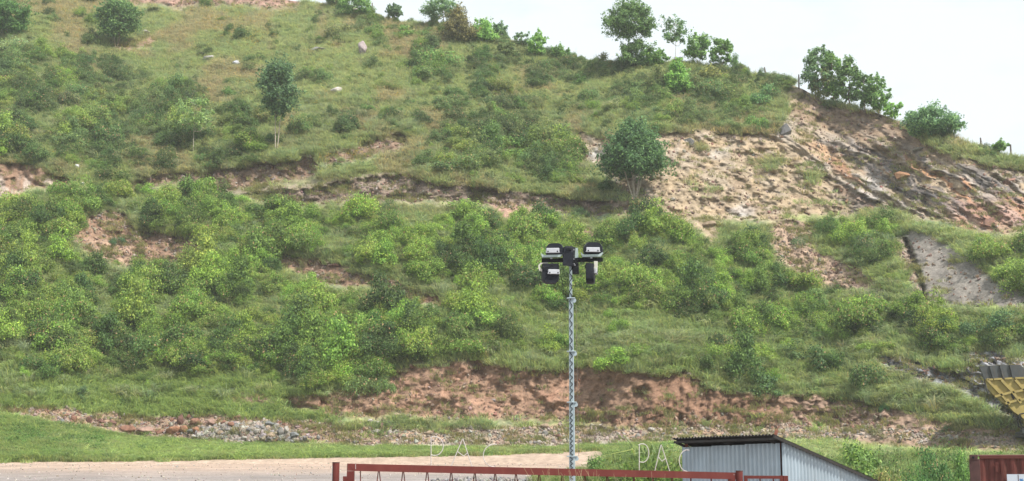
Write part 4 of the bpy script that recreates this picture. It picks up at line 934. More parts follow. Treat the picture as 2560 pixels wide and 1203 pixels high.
BL = [
 (430,1075,42,28,TO,'largest orange boulder at the foot of the rubble row'),(457,1072,24,22,TO,'orange boulder leaning on the largest orange one'),
 (450,1050,18,28,TD,'upright dark red boulder above the largest orange boulder'),(315,1073,42,22,TR,'long pale-topped red boulder in the left part of the rubble row'),
 (362,1075,46,18,TP,'long low pink boulder between the long red and orange boulders'),(396,1081,24,15,TR,'small red boulder touching the long low pink one'),
 (278,1057,24,15,TD,'dark red-brown boulder lying above the long red boulder'),(183,1048,20,20,TR,'squarish red boulder at the left end of the rubble row'),
 (220,1048,17,20,TD,'pointed dark red boulder near the left end of the row'),(168,1036,13,10,TP,'pale pink stone at the upper left end of the row'),
 (155,1053,12,12,TB,'blue-grey stone at the left end of the rubble row'),(176,1061,20,15,TD,'dark red stone below the squarish red boulder'),
 (190,1067,12,15,TR,'small red stone leaning at the grass edge'),(209,1060,12,10,TR,'rounded reddish stone among the left rubble'),
 (250,1053,19,13,TD,'flat brown boulder in the left rubble'),(210,1078,17,9,TP,'flat pale stone at the grass edge'),
 (234,1079,17,10,TG,'grey stone at the grass edge under the left rubble'),(470,1042,13,15,TR,'small upright red stone beside the dark upright boulder'),
 (483,1041,12,11,TW,'whitish stone on top of the rubble heap'),(486,1056,28,24,TR,'broad red boulder right of the dark upright one'),
 (528,1062,24,20,TP,'pinkish red boulder in the middle of the rubble heap'),(480,1027,18,14,TD,'brown stone standing highest on the rubble heap'),
 (560,1057,19,17,TR,'red boulder at the right shoulder of the heap'),(577,1069,22,15,TR,'red boulder just above the grey stone heap'),
 (592,1043,20,15,TR,'red stone half hidden in grass above the heap'),(474,1084,16,11,TB,'blue-grey block at the foot of the orange boulders'),
 (489,1081,18,15,TO,'rounded orange stone left of the grey heap'),(549,1090,18,15,TT,'yellowish block at the left of the grey heap'),
 (486,1100,20,11,TW,'white stone lying alone on the grass verge'),(660,1048,15,12,TR,'red stone on the rubble crest above the grey heap'),
 (672,1066,24,14,TB,'blue-grey slab at the top of the grey stone heap'),(655,1078,17,15,TG,'grey block in the middle of the grey stone heap'),
 (640,1085,19,15,TW,'whitish block in the grey stone heap'),(620,1080,15,12,TG,'grey stone at the left flank of the grey heap'),
 (675,1096,26,15,TT,'yellowish slab at the foot of the grey heap'),(700,1088,18,20,TG,'pointed grey block at the right flank of the grey heap'),
 (715,1082,13,22,TW,'upright pale block at the right end of the grey heap'),(735,1094,24,16,TB,'grey rounded block right of the grey heap'),
 (665,1104,26,12,TB,'flat blue-grey slab at the very foot of the grey heap'),(610,1103,17,10,TW,'small white block at the grass below the grey heap'),
 (775,1078,19,9,TP,'pale pink stone on the earth right of the grey heap'),(795,1094,14,11,TG,'grey stone right of the heap near the verge'),
 (770,1100,22,10,TP,'flat pinkish slab on the verge right of the heap'),(850,1085,18,14,TT,'tan stone in the weeds between the two rock heaps'),
 (868,1096,20,9,TT,'flat tan stone at the verge between the heaps'),(889,1105,18,9,TG,'flat grey stone on the verge under the pale heap'),
 (925,1052,18,12,TW,'white block at the left of the pale rock heap'),(942,1057,16,10,TW,'pale block beside the white one in the pale heap'),
 (960,1049,17,14,TT,'yellowish block at the top of the pale heap'),(952,1063,14,12,TG,'small grey block inside the pale heap'),
 (953,1068,14,24,TP,'upright pinkish block in the pale heap'),(943,1080,26,16,TW,'large white block at the base of the pale heap'),
 (975,1056,16,9,TW,'flat white block at the right of the pale heap'),(993,1038,24,14,TT,'tan slab crowning the pale rock heap'),
 (1003,1044,18,11,TW,'pale slab at the upper right of the pale heap'),(925,1079,17,8,TG,'flat grey slab at the lower left of the pale heap'),
 (905,1066,22,9,TT,'tan flat slab left of the pale heap'),(973,1080,17,11,TW,'white block at the right base of the pale heap'),
 (1073,1083,22,14,TT,'yellowish stone on the gravel above the left letter'),(1362,1066,24,16,TT,'tan boulder on the rubble left of the mast'),
 (1215,1101,18,16,TT,'rounded tan stone on the verge near the middle'),(1363,1084,17,19,TG,'upright grey boulder left of the mast'),
 (1396,1091,16,15,TD,'round brown stone close to the mast on the left'),(1366,1098,14,11,TT,'small tan stone at the verge left of the mast'),
 (1345,1106,20,15,TW,'white block at the verge left of the mast'),(1174,1068,14,10,TW,'pale stone on the grassy rubble in the middle'),
 (1336,1071,16,10,TT,'small yellowish stone behind the tan boulder'),(1630,1074,22,12,TW,'pale boulder at the foot of the grooved bank'),
 (1755,1068,12,10,TG,'grey stone on the rubble above the hut roof left part'),(1805,1066,22,9,TT,'flat yellowish stone above the hut roof'),
 (2115,1062,12,9,TW,'white stone on the rubble right of the hut roof'),(2185,1080,14,9,TW,'whitish stone on the rubble behind the hut roof slope'),
 (2368,1076,22,11,TO,'orange slab on the rubble strip towards the hopper'),
 (842,229,36,20,(.5,.45,.43),'big white boulder alone on the grassy upper slope'),(590,162,22,15,(.4,.41,.45),'blue-grey boulder high on the meadow'),
 (522,150,36,16,(.36,.33,.34),'long grey-pink rock high on the meadow'),(905,124,24,46,(.30,.25,.25),'upright grey-pink rock below the ridge'),
 (792,128,46,16,(.27,.26,.26),'dark flat rock outcrop below the ridge bushes'),(362,84,24,9,(.5,.46,.42),'pale flat rock beside the round dark tree'),
 (191,423,16,14,(.5,.5,.52),'whitish rock above the red cutting at the left'),(205,466,13,12,(.48,.46,.43),'whitish rock at the track edge on the left'),
 (20,550,22,18,TP,'pinkish rock at the left edge of the photo'),(184,607,28,16,TP,'pinkish slab lying on the red landslip'),
 (1772,559,42,17,TT,'long tan slab at the foot of the rock cut'),(1655,312,12,10,TW,'small white rock above the lip of the rock cut'),
 (1683,498,15,12,TW,'white stone on the ledge right of the fan-stemmed tree'),(1690,548,24,10,TG,'grey flat rock under the rock cut'),
 (885,30,30,14,(.35,.3,.28),'pinkish rock on the ridge beside the bushy tree'),(1480,226,26,12,(.32,.3,.31),'grey rock beside the small conical bush'),(1575,240,60,18,(.28,.26,.27),'broad grey rock in grass below the tallest tree'),
 (1962,322,46,36,(.2,.195,.2),'jagged grey rock block at the top corner of the rock cut'),(1935,334,30,22,(.23,.22,.22),'grey block left of the jagged one at the top of the rock cut'),
 (2256,438,44,26,(.25,.14,.08),'rust orange block in the dipping beds of the rock cut'),(2478,556,40,30,(.26,.15,.115),'pinkish block low in the right part of the rock cut'),(2528,452,44,22,(.24,.14,.11),'reddish block at the right edge of the rock cut'),
 (2300,372,36,10,(.2,.185,.16),'flat overhanging slab under the ridge turf at the right'),(1722,352,30,22,(.27,.265,.27),'pale grey block under the turf lip of the rock cut'),
 (772,655,18,18,TD,'round brown boulder in the lower landslip'),(798,655,16,18,TD,'greyish boulder beside the round brown one in the lower landslip'),
 (835,665,34,12,TD,'flat dark slab at the edge of the lower landslip'),
]
for i, (a_, b_, c_, d_, e_, f_) in enumerate(BL):
    boulder(a_, b_, c_, d_, e_, f_, i + 1, meshes=ROCKS if ('rock cut' in f_ and 'slab' not in f_) else BOULD, dz=.35 if b_ < 480 and a_ < 1200 else .25 if 470 < a_ < 760 and b_ > 1060 else 0)
RLM = [(430,1075,'the orange boulder'),(640,1080,'the grey stone heap'),(955,1060,'the pale rock heap'),(1090,1100,'the first letter P'),(1430,1080,'the mast'),(1820,1085,'the hut roof'),(160,1040,'the left rubble end'),(2480,1050,'the hopper'),(1660,1060,'the grooved bank'),(1215,1100,'the rounded tan stone'),(2200,1080,'the hut roof slope')]
STL = []
rb = random.Random(9)
for i in range(120):
    while True:
        x_ = rb.uniform(110, 2400); yv = rb.uniform(1030, 1112)
        if poly_sd(np.array([x_]), np.array([yv]), [z for z in ZONES if z[0] == 'rubble'][0][1])[0] > 2: break
    w_ = rb.uniform(8, 15); red_ = x_ < 900
    lab = ('small reddish stone strewn in the rubble row left of the pale heap', 'reddish stones in the rubble row') if red_ else (('small pale stone strewn on the rubble strip in the middle', 'pale stones on the middle rubble strip') if x_ < 1640 else ('small pale stone strewn on the rubble strip behind the hut', 'pale stones behind the hut'))
    ct = rb.choice([TR, TR, TD, TP, TG] if red_ else [TG, TW, TT, TP, TT]); cn = {TR: 'reddish', TD: 'dark brown', TP: 'pinkish', TG: 'grey', TW: 'whitish', TT: 'tan'}[ct]
    so_ = boulder(x_, yv, w_, w_ * rb.uniform(.55, .85), ct, lab[0], i, lab[1], ROCKS, 'stone'); STL.append((so_, 'small ' + cn + ' stone ' + where(x_, yv, RLM), x_))
number_alike(STL)
# loose debris too small to count
md_ = cell(MASK['rubble']) * 1.0 + .25 * cell(MASK['bank']) * (cv > 1030) + .12 * cell(MASK['bank']) * (1 - .8 * (cu > 1450)) + .08 * cell(MASK['scree']) + .06 * cell(MASK['cliff']) + .3 * cell(MASK['mound']) + .25 * cell(MASK['slip']) + .25 * cell(MASK['face']) + .3 * cell(MASK['flats']) + .3 * cell(MASK['shale']) + .2 * cell(MASK['toprock']) + .2 * cell(MASK['cut'])
p, u, v, bc = sample(15000, md_)
s = .06 + .17 * rng.random(len(p)) ** 3.5 + .03 * (v < 800)
wl = sm(900, 1000, u) * (v > 960)
wb = cell(MASK['bank'])[np.clip(np.searchsorted(us, u) - 1, 0, len(us) - 2), np.clip(((v - V0) / (np.interp(u, us, vr) - V0) * (NR - 1)).astype(int), 0, NR - 2)] > .5
w = np.stack([1.2 - wl + 2.5 * wb, .5 + .6 * wl - .3 * wb, .5 + .5 * wl - .45 * wb * (wl > .4), .3 + 0 * u], 1).clip(.02) * (.05 + rng.random((len(p), 4)) ** 3)
scatter('loose_stones', p + np.array([0, 0, .03]), rng.random((len(p), 3)) * 6.28, np.stack([s * 1.3, s, s * .9], 1), np.clip(pick_tint([TR, TT, TW, TG], w, .15), .02, 1), rng.integers(0, 8, len(p)), ROCKS, 'loose stones and rubble on the earth cuts')
p, u, v, bc = sample(1000, cell(MASK['gpile']))
s = .1 + .24 * rng.random(len(p)) ** 2
scatter('grey_rubble', p + np.array([0, 0, .1]), rng.random((len(p), 3)) * 6.28, np.stack([s * 1.2, s, s * .9], 1), np.clip(pick_tint([TG, TB, TW, TT], rng.random((len(p), 4)) ** 3 + .02, .15), .02, 1), rng.integers(0, 8, len(p)), ROCKS, 'heap of broken grey stone at the foot of the rubble row')
# gravel on the yard
n = 4500
y = 45 + 62 * rng.random(n) ** .8; x = (rng.random(n) * 2760 - 100 - 1280) / F * y; kp = (x < 6.5) ; x = x[kp]; y = y[kp]
s = .018 + .05 * rng.random(len(x)) ** 4
scatter('yard_gravel', np.stack([x, y, ground(x, y) + .02], 1), rng.random((len(x), 3)) * 6.28, np.stack([s * 1.4, s, s * .8], 1), pick_tint([(.3, .28, .26), (.36, .28, .21), (.45, .42, .38)], rng.random((len(x), 3)) ** 2 + .1), rng.integers(0, 8, len(x)), ROCKS, 'fine gravel and pebbles on the yard')
# grey rubble just behind the gate
n = 700
y = 50 + 14 * rng.random(n); x = (1080 + 460 * rng.random(n) - 1280) / F * y; s = .04 + .1 * rng.random(n) ** 2
scatter('gate_rubble', np.stack([x, y, ground(x, y) + .04 + .25 * (fbm(x / 2, y / 2, 111))], 1), rng.random((n, 3)) * 6.28, np.stack([s * 1.3, s, s], 1), pick_tint([TG, TB, TW], rng.random((n, 3)) ** 2 + .05, .15), rng.integers(0, 8, n), ROCKS, 'low grey stone rubble behind the gate')

# ------------------------------------------------------------------ greenery in the yard
def yard_pts(n, ulo, uhi, dlo, dhi, rg=rng):
    d = dlo + (dhi - dlo) * rg.random(n); uu = ulo + (uhi - ulo) * rg.random(n); x = (uu - 1280) / F * d
    return np.stack([x, d, ground(x, d)], 1), uu
def green_patch(nm, lb, n, ulo, uhi, dlo, dhi, hmul, tints, hfun=None):
    p, uu = yard_pts(n, ulo, uhi, dlo, dhi)
    f = 1 if hfun is None else hfun(uu)
    s = hmul * (.7 + .6 * rng.random(n)) * f * (.35 + 1.25 * fbm(p[:, 0] / 1.7, p[:, 1] / 3.5, 171, 3))
    scatter(nm, p, np.stack([rng.normal(size=n) * .1, rng.normal(size=n) * .1, rng.random(n) * 6.28], 1), np.stack([s * .7, s * .7, s], 1), pick_tint(tints, rng.random((n, len(tints))) ** 2 + .05), rng.integers(0, 8, n) if nm.endswith('grass') else rng.integers(0, 3, n), (TUFTS * 2)[:7] + TUSS[:1] if nm.endswith('grass') else WEEDS, lb)
mound = lambda uu: .45 + .75 * np.exp(-((uu - 1600) / 110) ** 2) + .25 * (uu > 1500)
GT = [(.12, .19, .055), (.15, .19, .07), (.09, .15, .045), (.17, .18, .09)]
green_patch('mound_grass', 'grassy weed mound behind the gate and left of the hut', 2000, 1335, 1740, 52, 75, .95, GT, mound)
green_patch('mound_weeds', 'leafy weeds growing through the mound behind the gate', 420, 1340, 1740, 50, 72, .8, [(.07, .13, .035), (.1, .16, .04)], mound)
green_patch('thicket_grass', 'tall grass behind the hut and container', 3200, 1980, 2600, 62, 98, 1.0, GT)
green_patch('thicket_weeds', 'leafy weeds behind the hut and container', 420, 1980, 2600, 58, 96, 1.05, [(.065, .13, .04), (.09, .16, .045), (.12, .17, .05)])
for i, (bu, d, bw, vt, tc_, lb) in enumerate([
    (1490, 55, 100, 1130, (.07, .13, .04), 'low dark bush in the weed mound just right of the mast'), (1580, 58, 120, 1112, (.1, .15, .05), 'grassy bush behind the second letter P'),
    (1655, 60, 110, 1098, (.085, .15, .045), 'green bush behind the second letter A beside the hut'), (2270, 60, 120, 1112, (.05, .11, .035), 'dark broad-leaved bush right of the hut roof'),
    (2320, 66, 110, 1088, (.055, .115, .04), 'dark green bush at the left of the container behind'), (2210, 52, 120, 1150, (.13, .15, .06), 'pale flowering bush at the lower end of the hut roof'),
    (2390, 62, 80, 1108, (.08, .15, .045), 'leafy bush standing directly behind the container corner'), (2140, 66, 140, 1090, (.1, .165, .05), 'light green bush behind the hut roof slope')]):
    x = (bu - UC) / F * d; gz = float(ground(x, d)); top = P(bu, vt, d).z; h = max(.4, top - gz); me = (LEAFY + SHRUBS)[i % 6]
    zz = max(w_.co.z for w_ in me.vertices); xx = max(abs(w_.co.x) for w_ in me.vertices); rr_ = bw * d / F * .55 / xx
    o = bpy.data.objects.new('bush', me); o.location = (x, d, gz - .05); o.scale = (rr_, rr_, h / zz); o.rotation_euler = (0, 0, i * 2.1); o['tint'] = [1.35 * q_ for q_ in tc_]; tag(o, lb, 'bush'); link(o)
# weeds on the left verge swell
p, u, v, bc = sample(260, vm * np.clip(np.exp(-(((cu - 70) / 70) ** 2 + ((cv - 1095) / 20) ** 2)) + .7 * np.exp(-(((cu - 215) / 40) ** 2 + ((cv - 1112) / 14) ** 2)) + .1 * (cu < 200), 0, 1))
s = .5 + .4 * rng.random(len(p))
scatter('verge_weeds', p, np.stack([0 * u, 0 * u, rng.random(len(p)) * 6.28], 1), np.stack([s, s, s * .9], 1), pick_tint([(.07, .14, .04), (.09, .17, .045)], rng.random((len(p), 2)) + .1), rng.integers(0, 3, len(p)), WEEDS, 'dark leafy weeds in the bright verge at the left')

# ------------------------------------------------------------------ steel gate with letters
def GP(u, v):                                   # gate plane: slightly nearer at the left
    d = 16.0 + (u - 868) / (1970 - 868) * 1.05
    return P(u, v, d)
gate = empty('gate', Vector((GP(868, 1160).x, 16.0, 0))); tag(gate, 'wide red steel gate with white rod letters P A C on its top rail', 'gate')
g0 = gate.location.copy()
def gbuild(mb, name, mat, smooth=False, parent=gate):
    mb.v = [tuple(Vector(q) - g0) for q in mb.v]
    return mb.build(name, mat, parent, smooth)
def bar(mb, a, b, w, dpt):                       # rectangular bar between two points
    a, b = Vector(a), Vector(b); t = (b - a).normalized(); y_ = Vector((0, 1, 0)); y_ = (y_ - t * y_.dot(t)).normalized(); s_ = t.cross(y_)
    vs = []
    for q in (a, b):
        for i, j in ((-1, -1), (1, -1), (1, 1), (-1, 1)): vs.append(q + s_ * (i * w / 2) + y_ * (j * dpt / 2))
    mb.add(vs, [[0, 1, 2, 3], [4, 7, 6, 5], [0, 4, 5, 1], [1, 5, 6, 2], [2, 6, 7, 3], [3, 7, 4, 0]])
def rail_v(u): return 1159.5 + (u - 868) * (1182.5 - 1159.5) / (1855 - 868)
rw = 17.5 * 16.2 / F
mb = MB(); bar(mb, GP(868, rail_v(868) + 8.7), GP(1838, rail_v(1838) + 8.0), rw, .07); gbuild(mb, 'top_rail', M_RED)
mb = MB(); a = GP(877, 1178); bar(mb, Vector((a.x, a.y, a.z)), Vector((a.x, a.y, .12)), rw, .069); gbuild(mb, 'side_stile', M_RED)
mb = MB(); a = GP(1829, 1198.3); bar(mb, a, Vector((a.x, a.y, .12)), rw, .069); gbuild(mb, 'side_stile', M_RED)
mb = MB(); bar(mb, Vector((GP(868, 1178).x, 16.0, .12)), Vector((GP(1838, 1178).x, GP(1838, 0).y, .12)), rw, .07); gbuild(mb, 'bottom_rail', M_RED)
for bu in [901, 947, 1008, 1068, 1128, 1187, 1238, 1290, 1348, 1406, 1462, 1518]:
    vt = rail_v(bu) + 17.0
    for sgn in ((-1, 1) if bu != 901 else (0,)):
        mb = MB(); a = GP(bu + sgn * 1.2, vt - .6); b = GP(bu + sgn * 6.5, vt + 46); c = GP(bu + sgn * 6.5, vt + 330)
        mb.tube([a, b, Vector((b.x, b.y, .16))], .006, 6); gbuild(mb, 'bar', M_RED)
for bu in [1585, 1632, 1680, 1727, 1778, 1822]:
    mb = MB(); a = GP(bu, rail_v(bu) + 15.6); mb.tube([a, Vector((a.x, a.y, .16))], .009, 6); gbuild(mb, 'bar', M_RED)
mb = MB(); a = GP(863, 1191); bar(mb, a, a + Vector((0, 0, -.3)), .045, .05); gbuild(mb, 'hinge', M_RED)
# mitre weld and paint runs on the rail are raised beads
for (u0, v0, u1, v1) in [(873, 1161, 886, 1176)]:
    mb = MB(); mb.tube([GP(u0, v0) + Vector((0, -.037, 0)), GP(u1, v1) + Vector((0, -.037, 0))], .002, 5); gbuild(mb, 'weld_bead', M_RED)
for (u0, v0, v1) in [(890, 1160, 1173), (1008, 1165, 1171), (1023, 1168, 1184), (1314, 1177, 1182), (1834, 1184, 1188)]:
    mb = MB(); mb.tube([GP(u0, v0 + 1) + Vector((0, -.036, 0)), GP(u0 - .3, (v0 + v1) / 2) + Vector((0, -.037, 0)), GP(u0, v1) + Vector((0, -.036, 0))], [.0035, .0025, .0035], 5); gbuild(mb, 'paint_drip', M_ROD)
def letter(paths, lab):
    mb = MB()
    for pth in paths: mb.tube([GP(a, b) for a, b in pth], .0052, 7)
    o = gbuild(mb, 'letter', M_ROD, True); o['label'] = lab
def arc(cx, cy, rx, ry, a0, a1, n=18): return [(cx + rx * math.cos(R(a0 + (a1 - a0) * i / n)), cy - ry * math.sin(R(a0 + (a1 - a0) * i / n))) for i in range(n + 1)]
def letter_P(x0, x1, vt, vm_, vb): return [[(x0, vt + 2), (x0, vb)], [(x0 - 2, vt + 3), (x0 + 4, vt)] + arc(x0 + 9, (vt + vm_) / 2, x1 - x0 - 9, (vm_ - vt) / 2, 90, -90) + [(x0 + 4, vm_ - .5), (x0, vm_ - 2)]]
def letter_A(x0, x1, vt, vb0, vb1, xm): return [[(x0, vb0), (xm - 1, vt)], [(x1, vb1), (xm, vt - 1)], [(x0 + (xm - x0) * .56, vb0 + (vt - vb0) * .53), (xm + 2, vt + (vb1 - vt) * .62), (x1 + (xm - x1) * .5, vb1 + (vt - vb1) * .49)]]
def letter_C(x0, x1, vt, vb): return [[(x1, vt + 1), (x1 - 5, vt)] + arc(x1 - 5, (vt + vb) / 2, x1 - 5 - x0, (vb - vt) / 2, 92, 250) + [(x1 - 4, vb)]]
letter(letter_P(1077.5, 1108, 1092, 1139, rail_v(1077)), 'first letter P, white rod'); letter(letter_A(1128, 1180, 1098, rail_v(1128), rail_v(1180), 1157), 'first letter A, white rod'); letter(letter_C(1208, 1242, 1110.5, rail_v(1236)), 'first letter C, white rod')
letter(letter_P(1598, 1622, 1110, 1156, rail_v(1598)), 'second letter P, white rod'); letter(letter_A(1637, 1674, 1113, rail_v(1637), rail_v(1674), 1653), 'second letter A, white rod'); letter(letter_C(1698, 1723, 1125, rail_v(1719)), 'second letter C, white rod')
# posts
def gpost(u, vt, w_, lb, strip):
    q = P(u, vt, 16.05 if u < 1000 else 16.9); r_ = w_ / 2 * q.y / F
    root = empty('gate_post', (q.x, q.y, 0)); tag(root, lb, 'gate post')
    mb = MB(); mb.tube([(0, 0, -.3), (0, 0, q.z - .012)], r_, 20); mb.build('pipe', M_RED, root, True)
    mb = MB(); mb.tube([(0, 0, q.z - .012), (0, 0, q.z)], r_ * 1.03, 20); mb.build('cap', M_DARKRED, root, True)
    if strip:
        mb = MB(); vs = []
        for k in range(5):
            an = R(150 + k * 16)
            for z in (q.z - .04, .1): vs.append((r_ * 1.012 * math.cos(an), r_ * 1.012 * math.sin(an), z))
        mb.add(vs, [[2 * k, 2 * k + 1, 2 * k + 3, 2 * k + 2] for k in range(4)]); mb.build('bare_strip', M_GREYPOST, root, True)
gpost(840, 1155.5, 18, 'round red pipe post with bare grey side left of the gate', True)
gpost(1848, 1176.5, 17.5, 'round red pipe post between wide gate and small gate', False)
wk = empty('wicket_gate', (P(1862, 1190, 16.95).x, 16.95, 0)); tag(wk, 'small red steel pedestrian gate right of the round post', 'gate')
g1 = wk.location.copy()
def wq(u, v): return P(u, v, 16.95)
def wbuild(mb, name):
    mb.v = [tuple(Vector(q) - g1) for q in mb.v]; return mb.build(name, M_RED, wk)
mb = MB(); bar(mb, wq(1868, 1193), wq(1957, 1193.5), 7.5 * 16.95 / F, .04); wbuild(mb, 'top_rail')
for uu_, ww_ in ((1864, 8), (1953, 7)):
    mb = MB(); a = wq(uu_, 1189); bar(mb, a, Vector((a.x, a.y, .12)), ww_ * 16.95 / F, .041); wbuild(mb, 'stile')
mb = MB(); a = wq(1868, 1193); b = wq(1957, 1193); bar(mb, Vector((a.x, a.y, .12)), Vector((b.x, b.y, .12)), .04, .04); wbuild(mb, 'bottom_rail')
for uu_ in (1900, 1933):
    mb = MB(); a = wq(uu_, 1197); mb.tube([a, Vector((a.x, a.y, .14))], .008, 6); wbuild(mb, 'bar')
pp = empty('square_post', (wq(1964, 1190).x, 16.97, 0)); tag(pp, 'square red steel post at the right end of the small gate', 'gate post')
mb = MB(); q = wq(1964, 1189.5); mb.box((0, 0, q.z / 2 - .15), (12 * 17 / F, .055, q.z + .3), bevel=.003); mb.build('tube', M_RED, pp)
# dry grass stalks in front of the gate
mb = MB(); rs = random.Random(4)
for i in range(90):
    u0 = rs.gauss(1440, 55) if i < 60 else rs.uniform(1340, 1720); d = rs.uniform(14.6, 15.6); hgt = rs.uniform(1.25, 1.72) if i < 60 else rs.uniform(1.2, 1.6)
    if i % 11 == 0: hgt += .14
    x0 = (u0 - UC) / F * d; ln = rs.gauss(-.1, .22)
    pts = [(x0, d, -.05), (x0 + ln * .2, d, hgt * .5), (x0 + ln * .55, d, hgt * .82), (x0 + ln, d, hgt)]
    mb.tube(pts, [.0022, .0018, .0013, .0008], 4, False)
so = mb.build('dry_grass', solid('straw', (.42, .36, .2), .8, var=.2), None); tag(so, 'thin dry grass stalks rising in front of the gate', None, None, 'stuff')

# ------------------------------------------------------------------ lighting mast
MD = 35.0
def MP(u, v, dy=0.0): return P(u, v, MD) + Vector((0, dy, 0))
mz0 = float(ground(1.5, MD))
mast = empty('lighting_mast', Vector((MP(1430, 1180).x, MD, mz0))); tag(mast, 'tall telescopic lighting mast with four black floodlights and a coiled cable', 'light tower')
mo = mast.location.copy()
def mbuild(mb, name, mat, smooth=False, parent=mast, off=None):
    mb.v = [tuple(Vector(q) - (mo if off is None else off)) for q in mb.v]; return mb.build(name, mat, parent, smooth)
ppx = MD / F
secs = [(664, 748, 1423.0, 1430.0), (745, 880, 1422.0, 1433.0), (877, 1008, 1422.5, 1434.2), (1005, 1143, 1422.8, 1436.0), (1140, 1330, 1423.0, 1437.5)]
for v0, v1, ua, ub in secs:
    mb = MB(); w_ = (ub - ua) * ppx; c = MP((ua + ub) / 2, v0); zb = MP(0, v1).z if v1 < 1300 else mz0 - .02
    mb.box((c.x, MD, (c.z + zb) / 2), (w_, w_, c.z - zb), bevel=.008)
    # thin raised strip added as a highlight along the right of the face
    mb.box((c.x + .34 * w_, MD - w_ / 2 - .002, (c.z + zb) / 2), (w_ * .12, .008, c.z - zb - .02))
    mbuild(mb, 'mast_section', M_GALV)
for v0, ua, ub in [(746, 1419, 1439), (879, 1419, 1441), (1006, 1419, 1443), (1141, 1419, 1445)]:
    mb = MB(); c = MP((ua + ub) / 2 - 2, v0); mb.box((c.x, MD, c.z), ((ub - ua) * ppx, .19, .024), bevel=.004)
    c2 = MP(ub - 4, v0 + 6); mb.tube([(c2.x, MD - .06, c2.z), (c2.x, MD + .02, c2.z)], .055, 14); mb.box((c2.x - .02, MD - .01, c2.z + .02), (.1, .05, .09)); mbuild(mb, 'collar_pulley', M_GALV, True)
pts = []
vv_ = 664.0; ph = 0.0
while vv_ < 1200:
    per_ = float(np.interp(vv_, [664, 745, 880, 1006, 1141, 1200], [24, 24, 19, 15, 11, 9]))
    uc_ = float(np.interp(vv_, [664, 745, 1200], [1427.2, 1427.0, 1428.5]))
    c = MP(uc_, vv_); pts.append((c.x + 3.0 * ppx * math.sin(ph), MD - .012 - float(np.interp(vv_, [744, 745, 877, 878, 1005, 1006, 1140, 1141], [3.5, 5.5, 5.5, 5.9, 5.9, 6.6, 6.6, 7.3])) * ppx, c.z)); ph += 2 * math.pi / 10; vv_ += per_ / 10
mb = MB(); mb.tube(pts, .0095, 6); mbuild(mb, 'coiled_cable', M_BLACK, True)
mb = MB(); a = MP(1440, 758); b = MP(1447, 1140); mb.tube([(a.x, MD + .05, a.z), (b.x, MD + .05, b.z)], .006, 5); mbuild(mb, 'pull_rope', M_WOOD)
# head box: black folded housing with a slot
mb = MB()
def q3(u, v, dy): return MP(u, v, dy)
prof = [(1411.5, 617), (1431.5, 617), (1431.5, 635), (1431.0, 668), (1406, 666), (1407, 635)]
mb.prism([q3(u, v, -.17 if v > 620 else -.1) for u, v in prof], (0.0, .05, 0)); mbuild(mb, 'head_front_plate', M_BLACKB)
mb = MB(); mb.prism([q3(1431.8, 617.5, -.06), q3(1431.8, 636, -.12), q3(1431.2, 668, -.12), q3(1432.4, 668, .02), q3(1437, 640, .14), q3(1438.5, 617.5, .14)], (.012, 0, 0)); mbuild(mb, 'head_side_plate', M_BLACK)
mb = MB(); mb.prism([q3(u, v, .12) for u, v in [(1414, 618), (1445, 618), (1447, 640), (1446, 656), (1410, 664)]], (0, .05, 0)); mbuild(mb, 'head_back_plate', M_TRAY)
mb = MB(); c = q3(1422.5, 625, -.155); mb.box(c, (.11, .03, .055)); mbuild(mb, 'head_slot', M_BLACK)
mb = MB(); c = q3(1420, 640, 0); mb.box(c, (.2, .2, .42)); mbuild(mb, 'winch_housing', M_BLACK)
mb = MB(); c = q3(1438.5, 671, .02); mb.box(c, (.165, .12, .28), Matrix.Rotation(R(-3), 3, 'Y'), bevel=.01); mbuild(mb, 'control_box', M_BLACK)
mb = MB(); a = q3(1354, 651, .03); b = q3(1507, 649, .03); bar(mb, a, b, .1, .1); mbuild(mb, 'crossbar', M_BLACK)
for uu_ in (1432.5, 1433.5):
    pass
for (uu_, vv2) in [(1433.4, 627), (1433.2, 650), (1434, 662), (1436, 665)]:
    mb = MB(); c = q3(uu_, vv2, -.13); mb.tube([c, c + Vector((.02, 0, 0))], .012, 8); mbuild(mb, 'bolt', M_ALU)
def outline_D(w_, h_, top=True, n=8):
    """rounded floodlight outline in XZ, flat side down"""
    o = [(-w_ / 2 * .94, 0), (w_ / 2 * .94, 0)]
    r_ = .36 * w_
    o += [(w_ / 2, h_ * .3)]
    o += [(w_ / 2 - r_ + r_ * math.cos(a_), h_ - r_ * .95 + r_ * .95 * math.sin(a_)) for a_ in np.linspace(0, math.pi / 2, n)]
    o += [(-w_ / 2 + r_ - r_ * math.sin(a_), h_ - r_ * .95 + r_ * .95 * math.cos(a_)) for a_ in np.linspace(0, math.pi / 2, n)]
    o += [(-w_ / 2, h_ * .3)]
    return o if top else [(x_, -z_) for x_, z_ in o][::-1]
